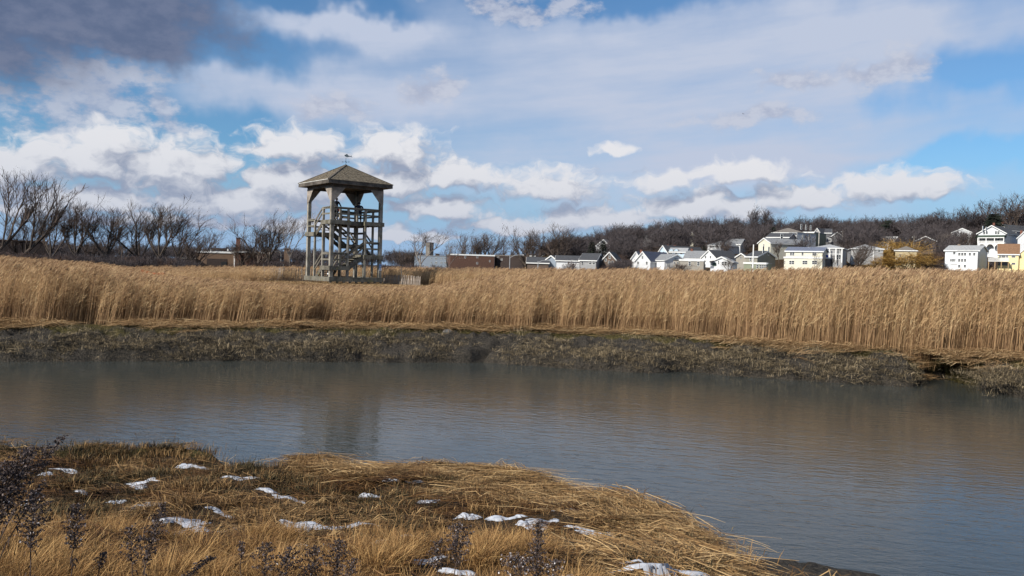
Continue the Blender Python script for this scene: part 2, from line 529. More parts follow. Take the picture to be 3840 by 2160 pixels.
def height(x, y):
    x, y = np.asarray(x, float), np.asarray(y, float)
    # near bank
    nd = near_dist(x, y) + fbm(x * 1.1, y * 1.1, 3) * 0.16
    rise = np.interp(y, [-20, -2, 3, 4.5, 6, 8, 10, 12, 40], [3.2, 3.0, 2.66, 2.42, 2.06, 1.58, 1.28, 1.16, 1.1])
    hum = fbm(x * 0.8, y * 0.8, 3) * 0.16 + fbm(x * 2.6, y * 2.6, 3) * 0.09
    near = -0.9 + sstep(-0.75, 0.32, nd) * (rise + 0.9 - 0.06 + sstep(0, 0.9, nd) * 0.06) + hum * sstep(-0.2, 0.5, nd)
    near = near - 0.16 * np.exp(-((nd - 0.95) / 0.5) ** 2) * (fbm(x * .7 + 9, y * .7, 2) > 0.0)
    for px, py, wx_, wy_, dep in NEAR_CUTS:
        q = on_level(px, py, 1.0)
        near = near - dep * np.exp(-((x - q[0]) / wx_) ** 2 - ((y - q[1]) / wy_) ** 2)
    # lower right: a shelf of soft mud just under and over the water
    shelf = 0.13 - 0.13 * np.hypot((x - 3.7) / 2.0, (y - 11.6 - (x - 3.7) * 0.12) / 0.75) + 0.06 * fbm(x * 1.7, y * 1.7, 3)
    near = np.maximum(near, np.where((x > 1.2) & (y < 14), shelf, -9))
    # far bank
    t = y - far_water(x) + fbm(x * 0.9, y * 0.9, 3) * 0.55 + fbm(x * 0.23, 3.3, 2) * 0.7
    w = np.maximum(reed_foot(x) - far_water(x), 2.5)
    lump = (0.24 * fbm(x * 1.1, y * 1.1, 3) + 0.30 * np.abs(fbm(x * 2.2, y * 2.2, 3)) - 0.05 + 0.12 * fbm(x * 6, y * 6, 2)) * sstep(-0.1, 0.5, t) * (1 - sstep(w * 0.55, w * 1.0, t))
    far = -0.9 + 1.42 * sstep(-0.55, 0.30, t) + 0.42 * sstep(0.2, w * 0.5, t) + 0.36 * sstep(w * 0.3, w, t) + lump
    # runnels that cut the far bank
    for px, py, wd, dep in ((1795, 1320, 0.30, 0.55), (1345, 1275, 0.14, 0.45), (1437, 1272, 0.14, 0.45), (2470, 1385, 0.8, 0.45), (3525, 1430, 0.6, 0.7), (1200, 1345, 0.15, 0.5), (3030, 1410, 0.3, 0.6), (560, 1335, 0.3, 0.4)):
        q = on_level(px, py, 0.5)
        dd = (x - q[0] - (y - q[1]) * 0.9) / wd
        far = far - dep * np.exp(-dd * dd) * np.exp(-((y - q[1]) / 1.3) ** 2)
    far = far + sstep(46, 56, y) * 0.15 * fbm(x * 0.1, y * 0.1, 3)
    # mound under the tower
    r = np.hypot((x - TOWER.x - 1.5) / 1.5, (y - TOWER.y + 0.6) / 1.0)
    mound = (TOWER.z - 0.22 - MARSH) * (1 - sstep(4.4, 13.5, r))
    # the hill with the houses
    u = x / np.maximum(y, 1.0)
    A = np.interp(u, [-0.9, -0.03, 0.03, 0.09, 0.16, 0.26, 0.4, 0.55, 1.2], [0, 0, 3, 10, 15, 17.5, 19.5, 21.5, 24])
    hill = A * (np.clip((y - 165) / 190, 0, 1.0) + 0.10 * sstep(355, 500, y)) + 1.2 * sstep(140, 200, y) * sstep(0.0, 0.2, u)
    rim = np.interp(u, [-0.9, -0.3, 0, 0.4], [5, 5, 3, 0]) * sstep(450, 640, y)
    far = far + mound + hill + rim
    mid = (far_water(x) + np.interp(x, ne[:, 0], ne[:, 1])) / 2
    return np.where(y < mid, near, far)


ys = np.concatenate([np.arange(-12, 2, 0.5), np.arange(2, 15.5, 0.085), np.arange(15.5, 27, 0.6), np.arange(27, 45, 0.1), np.arange(45, 85, 0.7), np.geomspace(85, 3000, 90)])
us = np.linspace(-1, 1, 520); us = us * 0.75 + us ** 3 * 0.25
YY, UU = np.meshgrid(ys, us, indexing='ij')
XX = UU * (11 + np.maximum(YY, 0) * 1.0)
ZZ = height(XX, YY)
nr, nc = XX.shape
idx = np.arange(nr * nc).reshape(nr, nc)
quads = np.stack([idx[:-1, :-1], idx[:-1, 1:], idx[1:, 1:], idx[1:, :-1]], -1).reshape(-1, 4)
gm = bpy.data.meshes.new('ground')
gm.from_pydata(np.stack([XX, YY, ZZ], -1).reshape(-1, 3).tolist(), [], quads.tolist())
# what grows there: 0 bare grey mud, 0.5 moss, 1 dry thatch
nd_ = near_dist(XX, YY); tf = YY - far_water(XX); wf = reed_foot(XX) - far_water(XX)
kind_ = np.where(YY < 24, sstep(0.1, 0.8, nd_ + fbm(XX * 2, YY * 2, 3) * 0.5) * 0.8 * (ZZ > 0.5) + 0.0,
                 0.55 * sstep(0.45, 0.8, tf / np.maximum(wf, 1) + fbm(XX * .8, YY * .8, 3) * 0.25) + 0.45 * sstep(0.9, 1.15, tf / np.maximum(wf, 1)))
for px, py, wx_, wy_, dep in NEAR_CUTS:
    q = on_level(px, py, 1.0); kind_ = kind_ * (1 - np.exp(-(((XX - q[0]) / (wx_ * 1.4)) ** 2 + ((YY - q[1]) / (wy_ * 1.4)) ** 2) ** 2))
ka = gm.attributes.new('cover', 'FLOAT', 'POINT'); ka.data.foreach_set('value', kind_.ravel().astype(np.float32))
gm.polygons.foreach_set('use_smooth', [True] * len(gm.polygons))
m, nt, bs = new_mat('marsh_soil')
p = coords(nt)
n1, n2 = noise(nt, p, 1.7, 6, 0.6), noise(nt, p, 14, 5, 0.65)
cov = attr(nt, 'cover')
mud = mixcol(nt, n2.ramp(0.3, 0.7), (0.022, 0.020, 0.017), (0.074, 0.063, 0.050))
moss = mixcol(nt, n2.ramp(0.35, 0.65), (0.040, 0.037, 0.012), (0.105, 0.082, 0.030))
thatch = mixcol(nt, n2.ramp(0.35, 0.7), (0.030, 0.019, 0.010), (0.105, 0.062, 0.027))
cc = mixcol(nt, (cov + (n1 - 0.5) * 0.35).ramp(0.12, 0.42), mud, moss)
cc = mixcol(nt, (cov + (n1 - 0.5) * 0.3).ramp(0.6, 0.8), cc, thatch)
set_col(nt, bs, cc)
bs.inputs['Specular IOR Level'].default_value = 0.15
rr = (1.0 - cov).clamp() * 0.0 + 0.85
nt.links.new((0.95 - (1.0 - cov.ramp(0.05, 0.3)) * 0.12).s, bs.inputs['Roughness'])
bump(nt, bs, n2 + n1, 0.9, 0.14)
gm.materials.append(m)
ground = tag(obj('ground', gm), 'brown salt marsh ground with grey mud banks and a hill behind', 'ground', kind='structure')

# ------------------------------------------------------------------ the creek
wx = np.linspace(-70, 70, 3); 
wm = bpy.data.meshes.new('creek_water')
wm.from_pydata([(-140, -6, 0), (140, -6, 0), (140, 60, 0), (-140, 60, 0)], [], [(0, 1, 2, 3)])
m, nt, bs = new_mat('creek_water')
pr_ = nt.nodes.new('ShaderNodeMapping'); pr_.inputs['Rotation'].default_value = (0, 0, 0.22); nt.links.new(coords(nt).s, pr_.inputs[0])
p = S(nt, pr_.outputs[0])
rip = noise(nt, vmath(nt, 'MULTIPLY', p, (0.9, 2.4, 1)), 1.5, 3, 0.5, dist=0.8)
rip2 = noise(nt, vmath(nt, 'MULTIPLY', p, (1.6, 3.2, 1)), 3.4, 3, 0.55, dist=0.4)
swell = noise(nt, vmath(nt, 'MULTIPLY', p, (0.35, 0.9, 1)), 0.55, 2, 0.5)
cat_ = noise(nt, vmath(nt, 'MULTIPLY', p, (0.05, 0.12, 1)), 1.0, 3, 0.5).ramp(0.3, 0.7)     # cat's paws: wind on some stretches
hgt = rip * 0.75 + rip2 * (cat_ * 0.25 + 0.12) + swell * 0.5
bump(nt, bs, hgt, 0.6, 0.026)
silt = noise(nt, p, 0.12, 3, 0.5)
set_col(nt, bs, mixcol(nt, silt.ramp(0.35, 0.65), (0.042, 0.048, 0.044), (0.056, 0.058, 0.050)))
bs.inputs['Roughness'].default_value = 0.06
bs.inputs['IOR'].default_value = 1.33
bs.inputs['Specular IOR Level'].default_value = 0.5
wm.materials.append(m)
tag(obj('creek_water', wm), 'rippled grey green tidal creek between the muddy banks', 'water', kind='structure')
# ------------------------------------------------------------------ observation tower
def wood(name, c1, c2, lichen=0.0, dark=1.0):
    m, nt, bs = new_mat(name)
    p = coords(nt)
    g = noise(nt, vmath(nt, 'MULTIPLY', p, (9, 9, 1.2)), 2.2, 5, 0.6)
    b = noise(nt, p, 1.3, 4, 0.6)
    cc = mixcol(nt, g.ramp(0.3, 0.7), c1, c2)
    cc = mixcol(nt, b.ramp(0.42, 0.66) * 0.75, cc, tuple(k * 0.5 for k in c2))
    if lichen:
        cc = mixcol(nt, noise(nt, p, 2.6, 5, 0.65).ramp(0.56, 0.68) * lichen, cc, (0.26, 0.24, 0.08))
    set_col(nt, bs, cc)
    bs.inputs['Roughness'].default_value = 0.85; bs.inputs['Specular IOR Level'].default_value = 0.2
    bump(nt, bs, g, 0.35, 0.01)
    return m


WD_POST = wood('weathered_post_wood', (0.335, 0.31, 0.265), (0.215, 0.195, 0.16), 0.25)
WD_BEAM = wood('weathered_beam_wood', (0.20, 0.185, 0.15), (0.11, 0.10, 0.08), 0.45)
WD_DARK = wood('weathered_stair_wood', (0.175, 0.155, 0.125), (0.095, 0.083, 0.066), 0.35)
WD_PANEL = wood('brace_panel_wood', (0.34, 0.295, 0.255), (0.26, 0.225, 0.19))
WD_FASCIA = wood('fascia_wood', (0.14, 0.12, 0.10), (0.075, 0.065, 0.055))
SHINGLE = M('cedar_shingle', (0.20, 0.165, 0.115), (0.085, 0.07, 0.05), scale=5, stretch=(1, 1, 2.5), rough=0.9, bmp=0.3)
METAL = M('vane_metal', (0.035, 0.05, 0.065), (0.02, 0.03, 0.04), rough=0.5, metallic=0.4)
DRIP_SUNLIT = M('drip_edge', (0.55, 0.54, 0.50), (0.4, 0.39, 0.36), rough=0.6)  # metal edge, its pale tone painting sunlight on one eave

tw = thing('observation_tower', 'weathered grey timber observation tower with hipped shingle roof on the marsh mound', 'tower', TOWER, TH)
H_ = 2.38
ZL = {'N': 1.28, 'R': 2.22, 'B': 3.10, 'L': 3.98}
ZTOP = 4.89
for sx in (-1, 1):
    for sy in (-1, 1):
        MB().box((sx * 2.14, sy * 2.14, 3.85), (0.27, 0.27, 7.6)).build('corner_post', WD_POST, tw)
# lighter posts at the landings' inner and side corners
side_top = {(-1, -2): ZTOP + 1.0, (1, -2): ZTOP + 1.0, (-2, -1): ZTOP + 1.02, (-2, 1): ZL['L'] + 0.98, (2, -1): ZTOP + 1.0, (2, 1): ZTOP + 1.0, (-1, 2): ZL['L'] + 1.0, (1, 2): ZTOP + 1.0}
for (i, j), zt in side_top.items():
    x = i * 0.76 if abs(i) == 1 else math.copysign(2.2, i)
    y = j * 0.76 if abs(j) == 1 else math.copysign(2.2, j)
    MB().box((x, y, (zt + 0.2) / 2), (0.15, 0.15, zt - 0.2)).build('landing_post', WD_POST, tw)
for sx in (-1, 1):
    for sy in (-1, 1):
        zt = ZTOP + 1.0 if (sx, sy) != (-1, 1) else ZTOP + 0.95
        MB().box((sx * 0.76, sy * 0.76, (zt + 0.1) / 2), (0.15, 0.15, zt - 0.1)).build('inner_post', WD_POST, tw)
# low timber frame round the foot
for k, (a, b) in enumerate((((-H_, -H_ + .08), (H_, -H_ + .08)), ((H_ - .08, -H_ + .16), (H_ - .08, H_ - .16)), ((H_, H_ - .08), (-H_, H_ - .08)), ((-H_ + .08, H_ - .16), (-H_ + .08, -H_ + .16)))):
    MB().bar((a[0], a[1], 0.235), (b[0], b[1], 0.235), 0.16, 0.35).build('base_beam', WD_BEAM, tw)
for k in range(9):
    MB().box((-2.2 + k * 0.55, -2.3, 0.0), (0.16, 0.14, 0.12)).build('base_block', WD_DARK, tw)


def landing(cx, cy, z, lx=1.78, ly=1.78):
    """cx, cy: outward signs of the corner"""
    x0, x1 = sorted((cx * H_, cx * (H_ - lx))); y0, y1 = sorted((cy * H_, cy * (H_ - ly)))
    n = 12; w = (x1 - x0 - 0.1) / n
    mb = MB()
    for k in range(n):
        mb.span((x0 + 0.05 + k * w + 0.006, y0 + 0.05, z - 0.045), (x0 + 0.05 + (k + 1) * w - 0.006, y1 - 0.05, z - 0.008), tint=rng.random())
    ld = mb.build('landing_deck', WD_BEAM, tw)
    for a, b in (((x0, y0 + .045), (x1, y0 + .045)), ((x1 - .045, y0 + .09), (x1 - .045, y1 - .09)), ((x1, y1 - .045), (x0, y1 - .045)), ((x0 + .045, y1 - .09), (x0 + .045, y0 + .09))):
        MB().bar((a[0], a[1], z - 0.165), (b[0], b[1], z - 0.165), 0.09, 0.33).build('rim_beam', WD_BEAM, ld)
    for k in (1, 2):
        xx = x0 + (x1 - x0) * k / 3
        MB().bar((xx, y0 + .1, z - 0.19), (xx, y1 - .1, z - 0.19), 0.06, 0.24).build('joist', WD_DARK, ld)
    return ld


landing(-1, -1, ZL['N']); landing(1, -1, ZL['R']); landing(1, 1, ZL['B']); landing(-1, 1, ZL['L'])
landing(-1, -1, ZTOP); landing(1, -1, ZTOP); landing(1, 1, ZTOP)
for a, b in (((-0.595, -1.95), (0.595, -0.62)), ((0.62, -0.595), (1.95, 0.595)), ((-0.595, -0.6), (0.6, 0.6))):      # bridges between the top landings
    mb = MB()
    n = 9
    for k in range(n):
        y0 = a[1] + (b[1] - a[1]) * k / n; y1 = a[1] + (b[1] - a[1]) * (k + 1) / n
        mb.span((a[0], y0 + .005, ZTOP - 0.05), (b[0], y1 - .005, ZTOP - 0.012), tint=rng.random())
    br = mb.build('bridge_deck', WD_DARK, tw)
    MB().span((a[0], a[1] + 0.004, ZTOP - 0.36), (b[0], a[1] + 0.09, ZTOP - 0.056)).build('rim_beam', WD_DARK, br)
    MB().span((a[0], b[1] - 0.09, ZTOP - 0.36), (b[0], b[1] - 0.004, ZTOP - 0.056)).build('rim_beam', WD_DARK, br)


def flight(p0, p1, z0, z1, out):
    """p0, p1: plan positions of the flight's axis; out: unit vector to its outer side"""
    p0, p1, out = np.array(p0, float), np.array(p1, float), np.array(out, float)
    e = bpy.data.objects.new('stair_flight', None); col.objects.link(e); e.parent = tw
    a = lambda q, z, s: (q[0] + out[0] * s, q[1] + out[1] * s, z)
    for s in (-0.66, 0.66):
        MB().bar(a(p0, z0 - 0.16, s), a(p1, z1 - 0.16, s), 0.06, 0.29).build('stringer', WD_DARK, e)
    n = 4
    for k in range(1, n + 1):
        f = k / (n + 1); q = p0 + (p1 - p0) * f; z = z0 + (z1 - z0) * f + 0.0
        d = (p1 - p0) / np.linalg.norm(p1 - p0) * 0.14
        MB().bar(a(q - d, z, 0), a(q + d, z, 0), 1.24, 0.045).build('tread', WD_BEAM, e)
    for s in (-0.70, 0.71):
        for h, w in ((0.98, 0.14), (0.60, 0.13)):
            MB().bar(a(p0, z0 + h, s), a(p1, z1 + h, s), 0.045, w).build('handrail', WD_DARK, e)


flight((-1.52, 0.62), (-1.52, -0.62), 0.36, ZL['N'], (-1, 0))
flight((-0.62, -1.52), (0.62, -1.52), ZL['N'], ZL['R'], (0, -1))
flight((1.52, -0.62), (1.52, 0.62), ZL['R'], ZL['B'], (1, 0))
flight((0.62, 1.52), (-0.62, 1.52), ZL['B'], ZL['L'], (0, 1))
flight((-1.52, 0.62), (-1.52, -0.62), ZL['L'], ZTOP, (-1, 0))


def rails(a, b, z, heights=(0.96, 0.5), cap=True):
    a, b = np.array(a, float), np.array(b, float)
    for k, h in enumerate(heights):
        MB().bar((*a, z + h), (*b, z + h), 0.045, 0.13).build('guard_rail', WD_BEAM, tw)
    if cap: MB().bar((*a, z + heights[0] + 0.09), (*b, z + heights[0] + 0.09), 0.15, 0.04).build('rail_cap', WD_POST, tw)


g_ = 2.255
for s, z in (('N', ZL['N']), ('R', ZL['R']), ('B', ZL['B']), ('L', ZL['L'])):
    cx, cy = {'N': (-1, -1), 'R': (1, -1), 'B': (1, 1), 'L': (-1, 1)}[s]
    rails((cx * g_, cy * 2.0), (cx * g_, cy * 0.83), z); rails((cx * 2.0, cy * g_), (cx * 0.83, cy * g_), z)
rails((-2.0, -g_), (2.0, -g_), ZTOP, (0.94, 0.50))
rails((g_, -2.0), (g_, 2.0), ZTOP, (0.94, 0.50)); rails((2.0, g_), (0.68, g_), ZTOP, (0.94, 0.50)); rails((-g_, -2.0), (-g_, -0.83), ZTOP, (0.94, 0.50))
rails((-0.70, -0.68), (-0.70, 0.68), ZTOP, (0.90, 0.48)); rails((-0.68, 0.70), (0.68, 0.70), ZTOP, (0.90, 0.48)); rails((0.70, 0.68), (0.70, 2.0), ZTOP, (0.90, 0.48))

# head beams and solid knee braces
ZH = 7.46
for a, b in (((-2.28, -2.19), (2.28, -2.19)), ((2.19, -2.1), (2.19, 2.1)), ((2.28, 2.19), (-2.28, 2.19)), ((-2.19, 2.1), (-2.19, -2.1))):
    MB().bar((*a, ZH + 0.13), (*b, ZH + 0.13), 0.18, 0.26).build('head_beam', WD_FASCIA, tw)
for sx in (-1, 1):
    for sy in (-1, 1):
        for ax in (0, 1):
            q = []
            for t, z in ((2.275, ZH), (1.12, ZH), (1.92, ZH - 0.98), (2.275, ZH - 1.12)):
                q.append((sx * t, sy * 2.283, z) if ax == 0 else (sx * 2.283, sy * t, z))
            off = (0, -sy * 0.05, 0) if ax == 0 else (-sx * 0.05, 0, 0)
            q2 = [tuple(np.array(k) + (0, sy * 0.01, 0) if ax == 0 else np.array(k) + (sx * 0.01, 0, 0)) for k in q]
            MB().prism(q2, (0, 0, 0), off).build('knee_brace', WD_PANEL, tw)

# hipped roof
ZE, ZP, HE = 7.98, 9.54, 2.81
rb = MB()
rb.add([(-HE, -HE, ZE - 0.03), (HE, -HE, ZE - 0.03), (HE, HE, ZE - 0.03), (-HE, HE, ZE - 0.03), (0, 0, ZP - 0.04)], [(0, 1, 4), (1, 2, 4), (2, 3, 4), (3, 0, 4), (3, 2, 1, 0)])
roof = rb.build('roof', WD_FASCIA, tw)
for k in range(4):
    mb = MB()
    ca, sa = round(math.cos(k * math.pi / 2)), round(math.sin(k * math.pi / 2))
    n = 19
    sl = np.array((0, HE, ZP - ZE)); L_ = np.linalg.norm(sl); sl = sl / L_
    nrm = np.array((0, -(ZP - ZE), HE)) / L_
    for r_ in range(n):
        d0_, d1_ = L_ * r_ / n - 0.02, L_ * (r_ + 1) / n + 0.05
        half = HE * (1 - max(0, d0_) / L_) + 0.03
        x = -half
        while x < half - 0.02:
            w = min(rng.uniform(0.10, 0.24), half - x)
            h1 = max(0.0, HE * (1 - d1_ / L_)) + 0.02
            lift = rng.uniform(0.016, 0.032)
            p0 = np.array((0, -HE, ZE)) + sl * (d0_ - rng.uniform(0, 0.012)) + nrm * lift
            p1 = np.array((0, -HE, ZE)) + sl * min(d1_, L_) + nrm * 0.004
            xa, xb = x + 0.004, x + w - 0.004
            ya, yb = np.clip(xa, -h1, h1), np.clip(xb, -h1, h1)
            q = [p0 + (xa, 0, 0), p0 + (xb, 0, 0), p1 + (yb, 0, 0), p1 + (ya, 0, 0), p0 + (xa, 0, 0) - nrm * lift, p0 + (xb, 0, 0) - nrm * lift]
            q = [(ca * v[0] - sa * v[1], sa * v[0] + ca * v[1], v[2]) for v in q]
            mb.add(q, [(0, 1, 2, 3), (4, 5, 1, 0)], tint=rng.random())
            x += w
    tag(mb.build('shingles', None, roof), kind='stuff').data.materials.append(SHINGLE)
for sx, sy in ((-1, -1), (1, -1), (1, 1), (-1, 1)):
    MB().bar((sx * (HE + .02), sy * (HE + .02), ZE + 0.01), (0, 0, ZP + 0.03), 0.16, 0.05).build('hip_cap', WD_FASCIA, roof)
e_ = HE - 0.03
for k, (a, b) in enumerate((((-e_ - .04, -e_), (e_ + .04, -e_)), ((e_, -e_ + .04), (e_, e_ - .04)), ((e_ + .04, e_), (-e_ - .04, e_)), ((-e_, e_ - .04), (-e_, -e_ + .04)))):
    MB().bar((*a, ZE - 0.17), (*b, ZE - 0.17), 0.08, 0.27).build('fascia', WD_FASCIA, roof)
    q0, q1 = np.array(a) * 1.018, np.array(b) * 1.018
    MB().bar((*q0, ZE - 0.012), (*q1, ZE - 0.012), 0.03, 0.045).build('drip_edge', DRIP_SUNLIT if k == 3 else WD_FASCIA, roof)  # only the sunward eave gets the sunlit tone
MB().span((-e_ + .05, -e_ + .05, ZE - 0.29), (e_ - .05, e_ - .05, ZE - 0.26)).build('soffit', WD_FASCIA, roof)

# weather vane: a flat metal fish over crossed arms
vane = MB().tube([(0, 0, ZP - 0.05), (0, 0, ZP + 0.62)], 0.014, 6).build('weather_vane', METAL, tw)
for ang, txt in ((0, 'E'), (90, 'N'), (180, 'W'), (270, 'S')):
    a = R(ang) - TH
    d = np.array((math.cos(a), math.sin(a), 0)); c0 = np.array((0, 0, ZP + 0.27))
    MB().bar(c0, c0 + d * 0.2, 0.015, 0.015).build('arm', METAL, vane)
    sd_ = np.array((math.cos(-TH), math.sin(-TH), 0)) if ang in (0, 180) else np.array((-math.sin(-TH), math.cos(-TH), 0))
    pt = lambda u_, v_: c0 + d * 0.26 + sd_ * u_ + np.array((0, 0, v_))
    strokes = {'E': [((-.035, -.05), (-.035, .05)), ((-.035, .05), (.035, .05)), ((-.035, 0), (.025, 0)), ((-.035, -.05), (.035, -.05))],
               'N': [((-.035, -.05), (-.035, .05)), ((-.035, .05), (.035, -.05)), ((.035, -.05), (.035, .05))],
               'W': [((-.045, .05), (-.022, -.05)), ((-.022, -.05), (0, .03)), ((0, .03), (.022, -.05)), ((.022, -.05), (.045, .05))],
               'S': [((.035, .05), (-.03, .05)), ((-.03, .05), (-.03, 0)), ((-.03, 0), (.03, 0)), ((.03, 0), (.03, -.05)), ((.03, -.05), (-.035, -.05))]}[txt]
    mb = MB()
    for (u0, v0), (u1, v1) in strokes: mb.bar(pt(u0, v0), pt(u1, v1), 0.012, 0.014, up=(0.3, 0.2, 0.9))
    mb.build('letter', METAL, vane)
outline = [(-0.22, 0.0), (-0.20, 0.05), (-0.13, 0.09), (-0.06, 0.12), (0.0, 0.17), (0.05, 0.12), (0.10, 0.06), (0.20, 0.03), (0.32, 0.015), (0.40, 0.075), (0.385, 0.0), (0.44, -0.09), (0.33, -0.03), (0.20, -0.045), (0.11, -0.075), (0.06, -0.11), (-0.02, -0.10), (-0.12, -0.075), (-0.19, -0.04)]
fa = R(-6) - TH
fd = np.array((math.cos(fa), math.sin(fa), 0)); fn = np.array((-math.sin(fa), math.cos(fa), 0))
front = [np.array((0, 0, ZP + 0.76)) + fd * (x + 0.08) + np.array((0, 0, z - x * 0.10)) - fn * 0.015 for x, z in outline]
MB().prism(front, (0, 0, 0), fn * 0.03).build('fish', METAL, vane)
tag(vane, 'dark metal fish on the vane')

# trail sign on the right-hand post
WHITE_SIGN = M('sign_white', (0.72, 0.74, 0.76), (0.62, 0.64, 0.66), rough=0.5)
BLUE_SIGN = M('sign_blue', (0.05, 0.17, 0.42), (0.04, 0.14, 0.36), rough=0.5)
tmat = Matrix.Translation(TOWER) @ Matrix.Rotation(TH, 4, 'Z')
sg = thing('trail_sign', 'small white and blue walker sign on a post of the tower', 'sign', tmat @ Vector((2.14, -2.285, 1.0)), TH)
MB().span((-0.115, -0.012, 0), (0.115, 0.0, 0.54)).build('plate', WHITE_SIGN, sg)
MB().span((-0.10, -0.016, 0.20), (0.10, -0.0125, 0.52)).build('blue_field', BLUE_SIGN, sg)
mb = MB()
for a, b, w in (((0, .40), (-0.005, .32), .045), ((-.005, .33), (-.05, .225), .022), ((0, .33), (.045, .225), .022), ((0, .40), (-.055, .33), .018), ((0, .40), (.06, .345), .018), ((0, .44), (0, .475), .04)):
    mb.bar((a[0], -0.019, a[1]), (b[0], -0.019, b[1]), w, 0.004, up=(0, 1, 0))
mb.build('walker_figure', WHITE_SIGN, sg)
mb = MB()
for z in (0.15, 0.105, 0.06): mb.span((-0.085, -0.015, z - 0.008), (0.08, -0.0125, z + 0.008))
mb.build('text_line', BLUE_SIGN, sg)

# black bin with a white band under the lowest landing
BLK = M('black_plastic', (0.02, 0.02, 0.022), (0.012, 0.012, 0.014), rough=0.5)
bn = thing('litter_bin', 'small black bin with a white band under the lowest landing of the tower', 'bin', tmat @ Vector((-1.98, -1.62, 0.0)), TH)
MB().tube([(0, 0, 0.02), (0, 0, 0.2), (0, 0, 0.52), (0, 0, 0.80)], [0.17, 0.175, 0.185, 0.19], 14).build('body', BLK, bn)
MB().tube([(0, 0, 0.60), (0, 0, 0.70)], [0.192, 0.195], 14).build('band', WHITE_SIGN, bn)
MB().tube([(0, 0, 0.80), (0, 0, 0.86), (0, 0, 0.90)], [0.205, 0.20, 0.10], 14).build('lid', BLK, bn)


# ------------------------------------------------------------------ snow fences beside the tower
SLAT = M('snow_fence_slat', (0.37, 0.31, 0.26), (0.24, 0.20, 0.165), scale=2, stretch=(6, 6, 1), rough=0.9)
WIRE = M('fence_wire', (0.16, 0.15, 0.14), rough=0.5, metallic=0.6)
slat_me = MB().box((0, 0, 0.61), (0.042, 0.012, 1.22)).mesh('slat', SLAT)
post_me = MB().tube([(0, 0, -0.2), (0, 0, 1.5)], 0.03, 6).mesh('fence_post', WIRE)


def snow_fence(label, line, lean, gap=0.085, hgt=1.0, back=-0.04):
    """line: plan points of the fence's foot"""
    line = [np.array(q, float) for q in line]
    base = Vector((line[0][0], line[0][1], float(height(line[0][0], line[0][1]))))
    t = thing('snow_fence', label, 'fence', base)
    tops = {0.2: [], 0.6: [], 1.0: []}
    s_acc = 0
    for a, b in zip(line[:-1], line[1:]):
        L = np.linalg.norm(b - a); d = (b - a) / L; n = int(L / gap)
        for k in range(n):
            q = a + d * (k * gap); z = float(height(q[0], q[1]))
            o = obj('slat', slat_me, t)
            ln = lean + rng.uniform(-0.05, 0.05)
            o.location = (q[0] - base.x, q[1] - base.y, z - base.z - 0.02)
            o.rotation_euler = (back + rng.uniform(-0.08, 0.08), ln, math.atan2(d[1], d[0]))
            o.scale = (1, 1, hgt * rng.uniform(0.93, 1.03))
            for h in tops: tops[h].append((q[0] - base.x + math.sin(ln) * h * hgt, q[1] - base.y - 0.012 - math.sin(back) * h * hgt, z - base.z + h * hgt))
        o = obj('fence_post', post_me, t); o.location = (a[0] - base.x, a[1] - base.y + 0.03, float(height(a[0], a[1])) - base.z); o.rotation_euler = (0, lean * 0.5, 0)
    for h, pts in tops.items():
        MB().tube(pts[::3] + [pts[-1]], 0.006, 4).build('wire', WIRE, t)


def plan(px, py, Y): q = at(px, py, Y); return (q.x, q.y)


snow_fence('slatted snow fence sagging among the reeds on the bin side of the tower', [plan(985, 1050, 67), plan(1060, 1050, 66.5), plan(1130, 1050, 68), plan(1180, 1050, 69.5), plan(1300, 1050, 71), plan(1400, 1050, 71)], 0.05)
snow_fence('leaning slatted snow fence ending in open grass on the sign side of the tower', [plan(1440, 1060, 68), plan(1510, 1060, 66.5), plan(1578, 1066, 65.2)], -0.22, gap=0.10, hgt=0.78, back=-0.25)
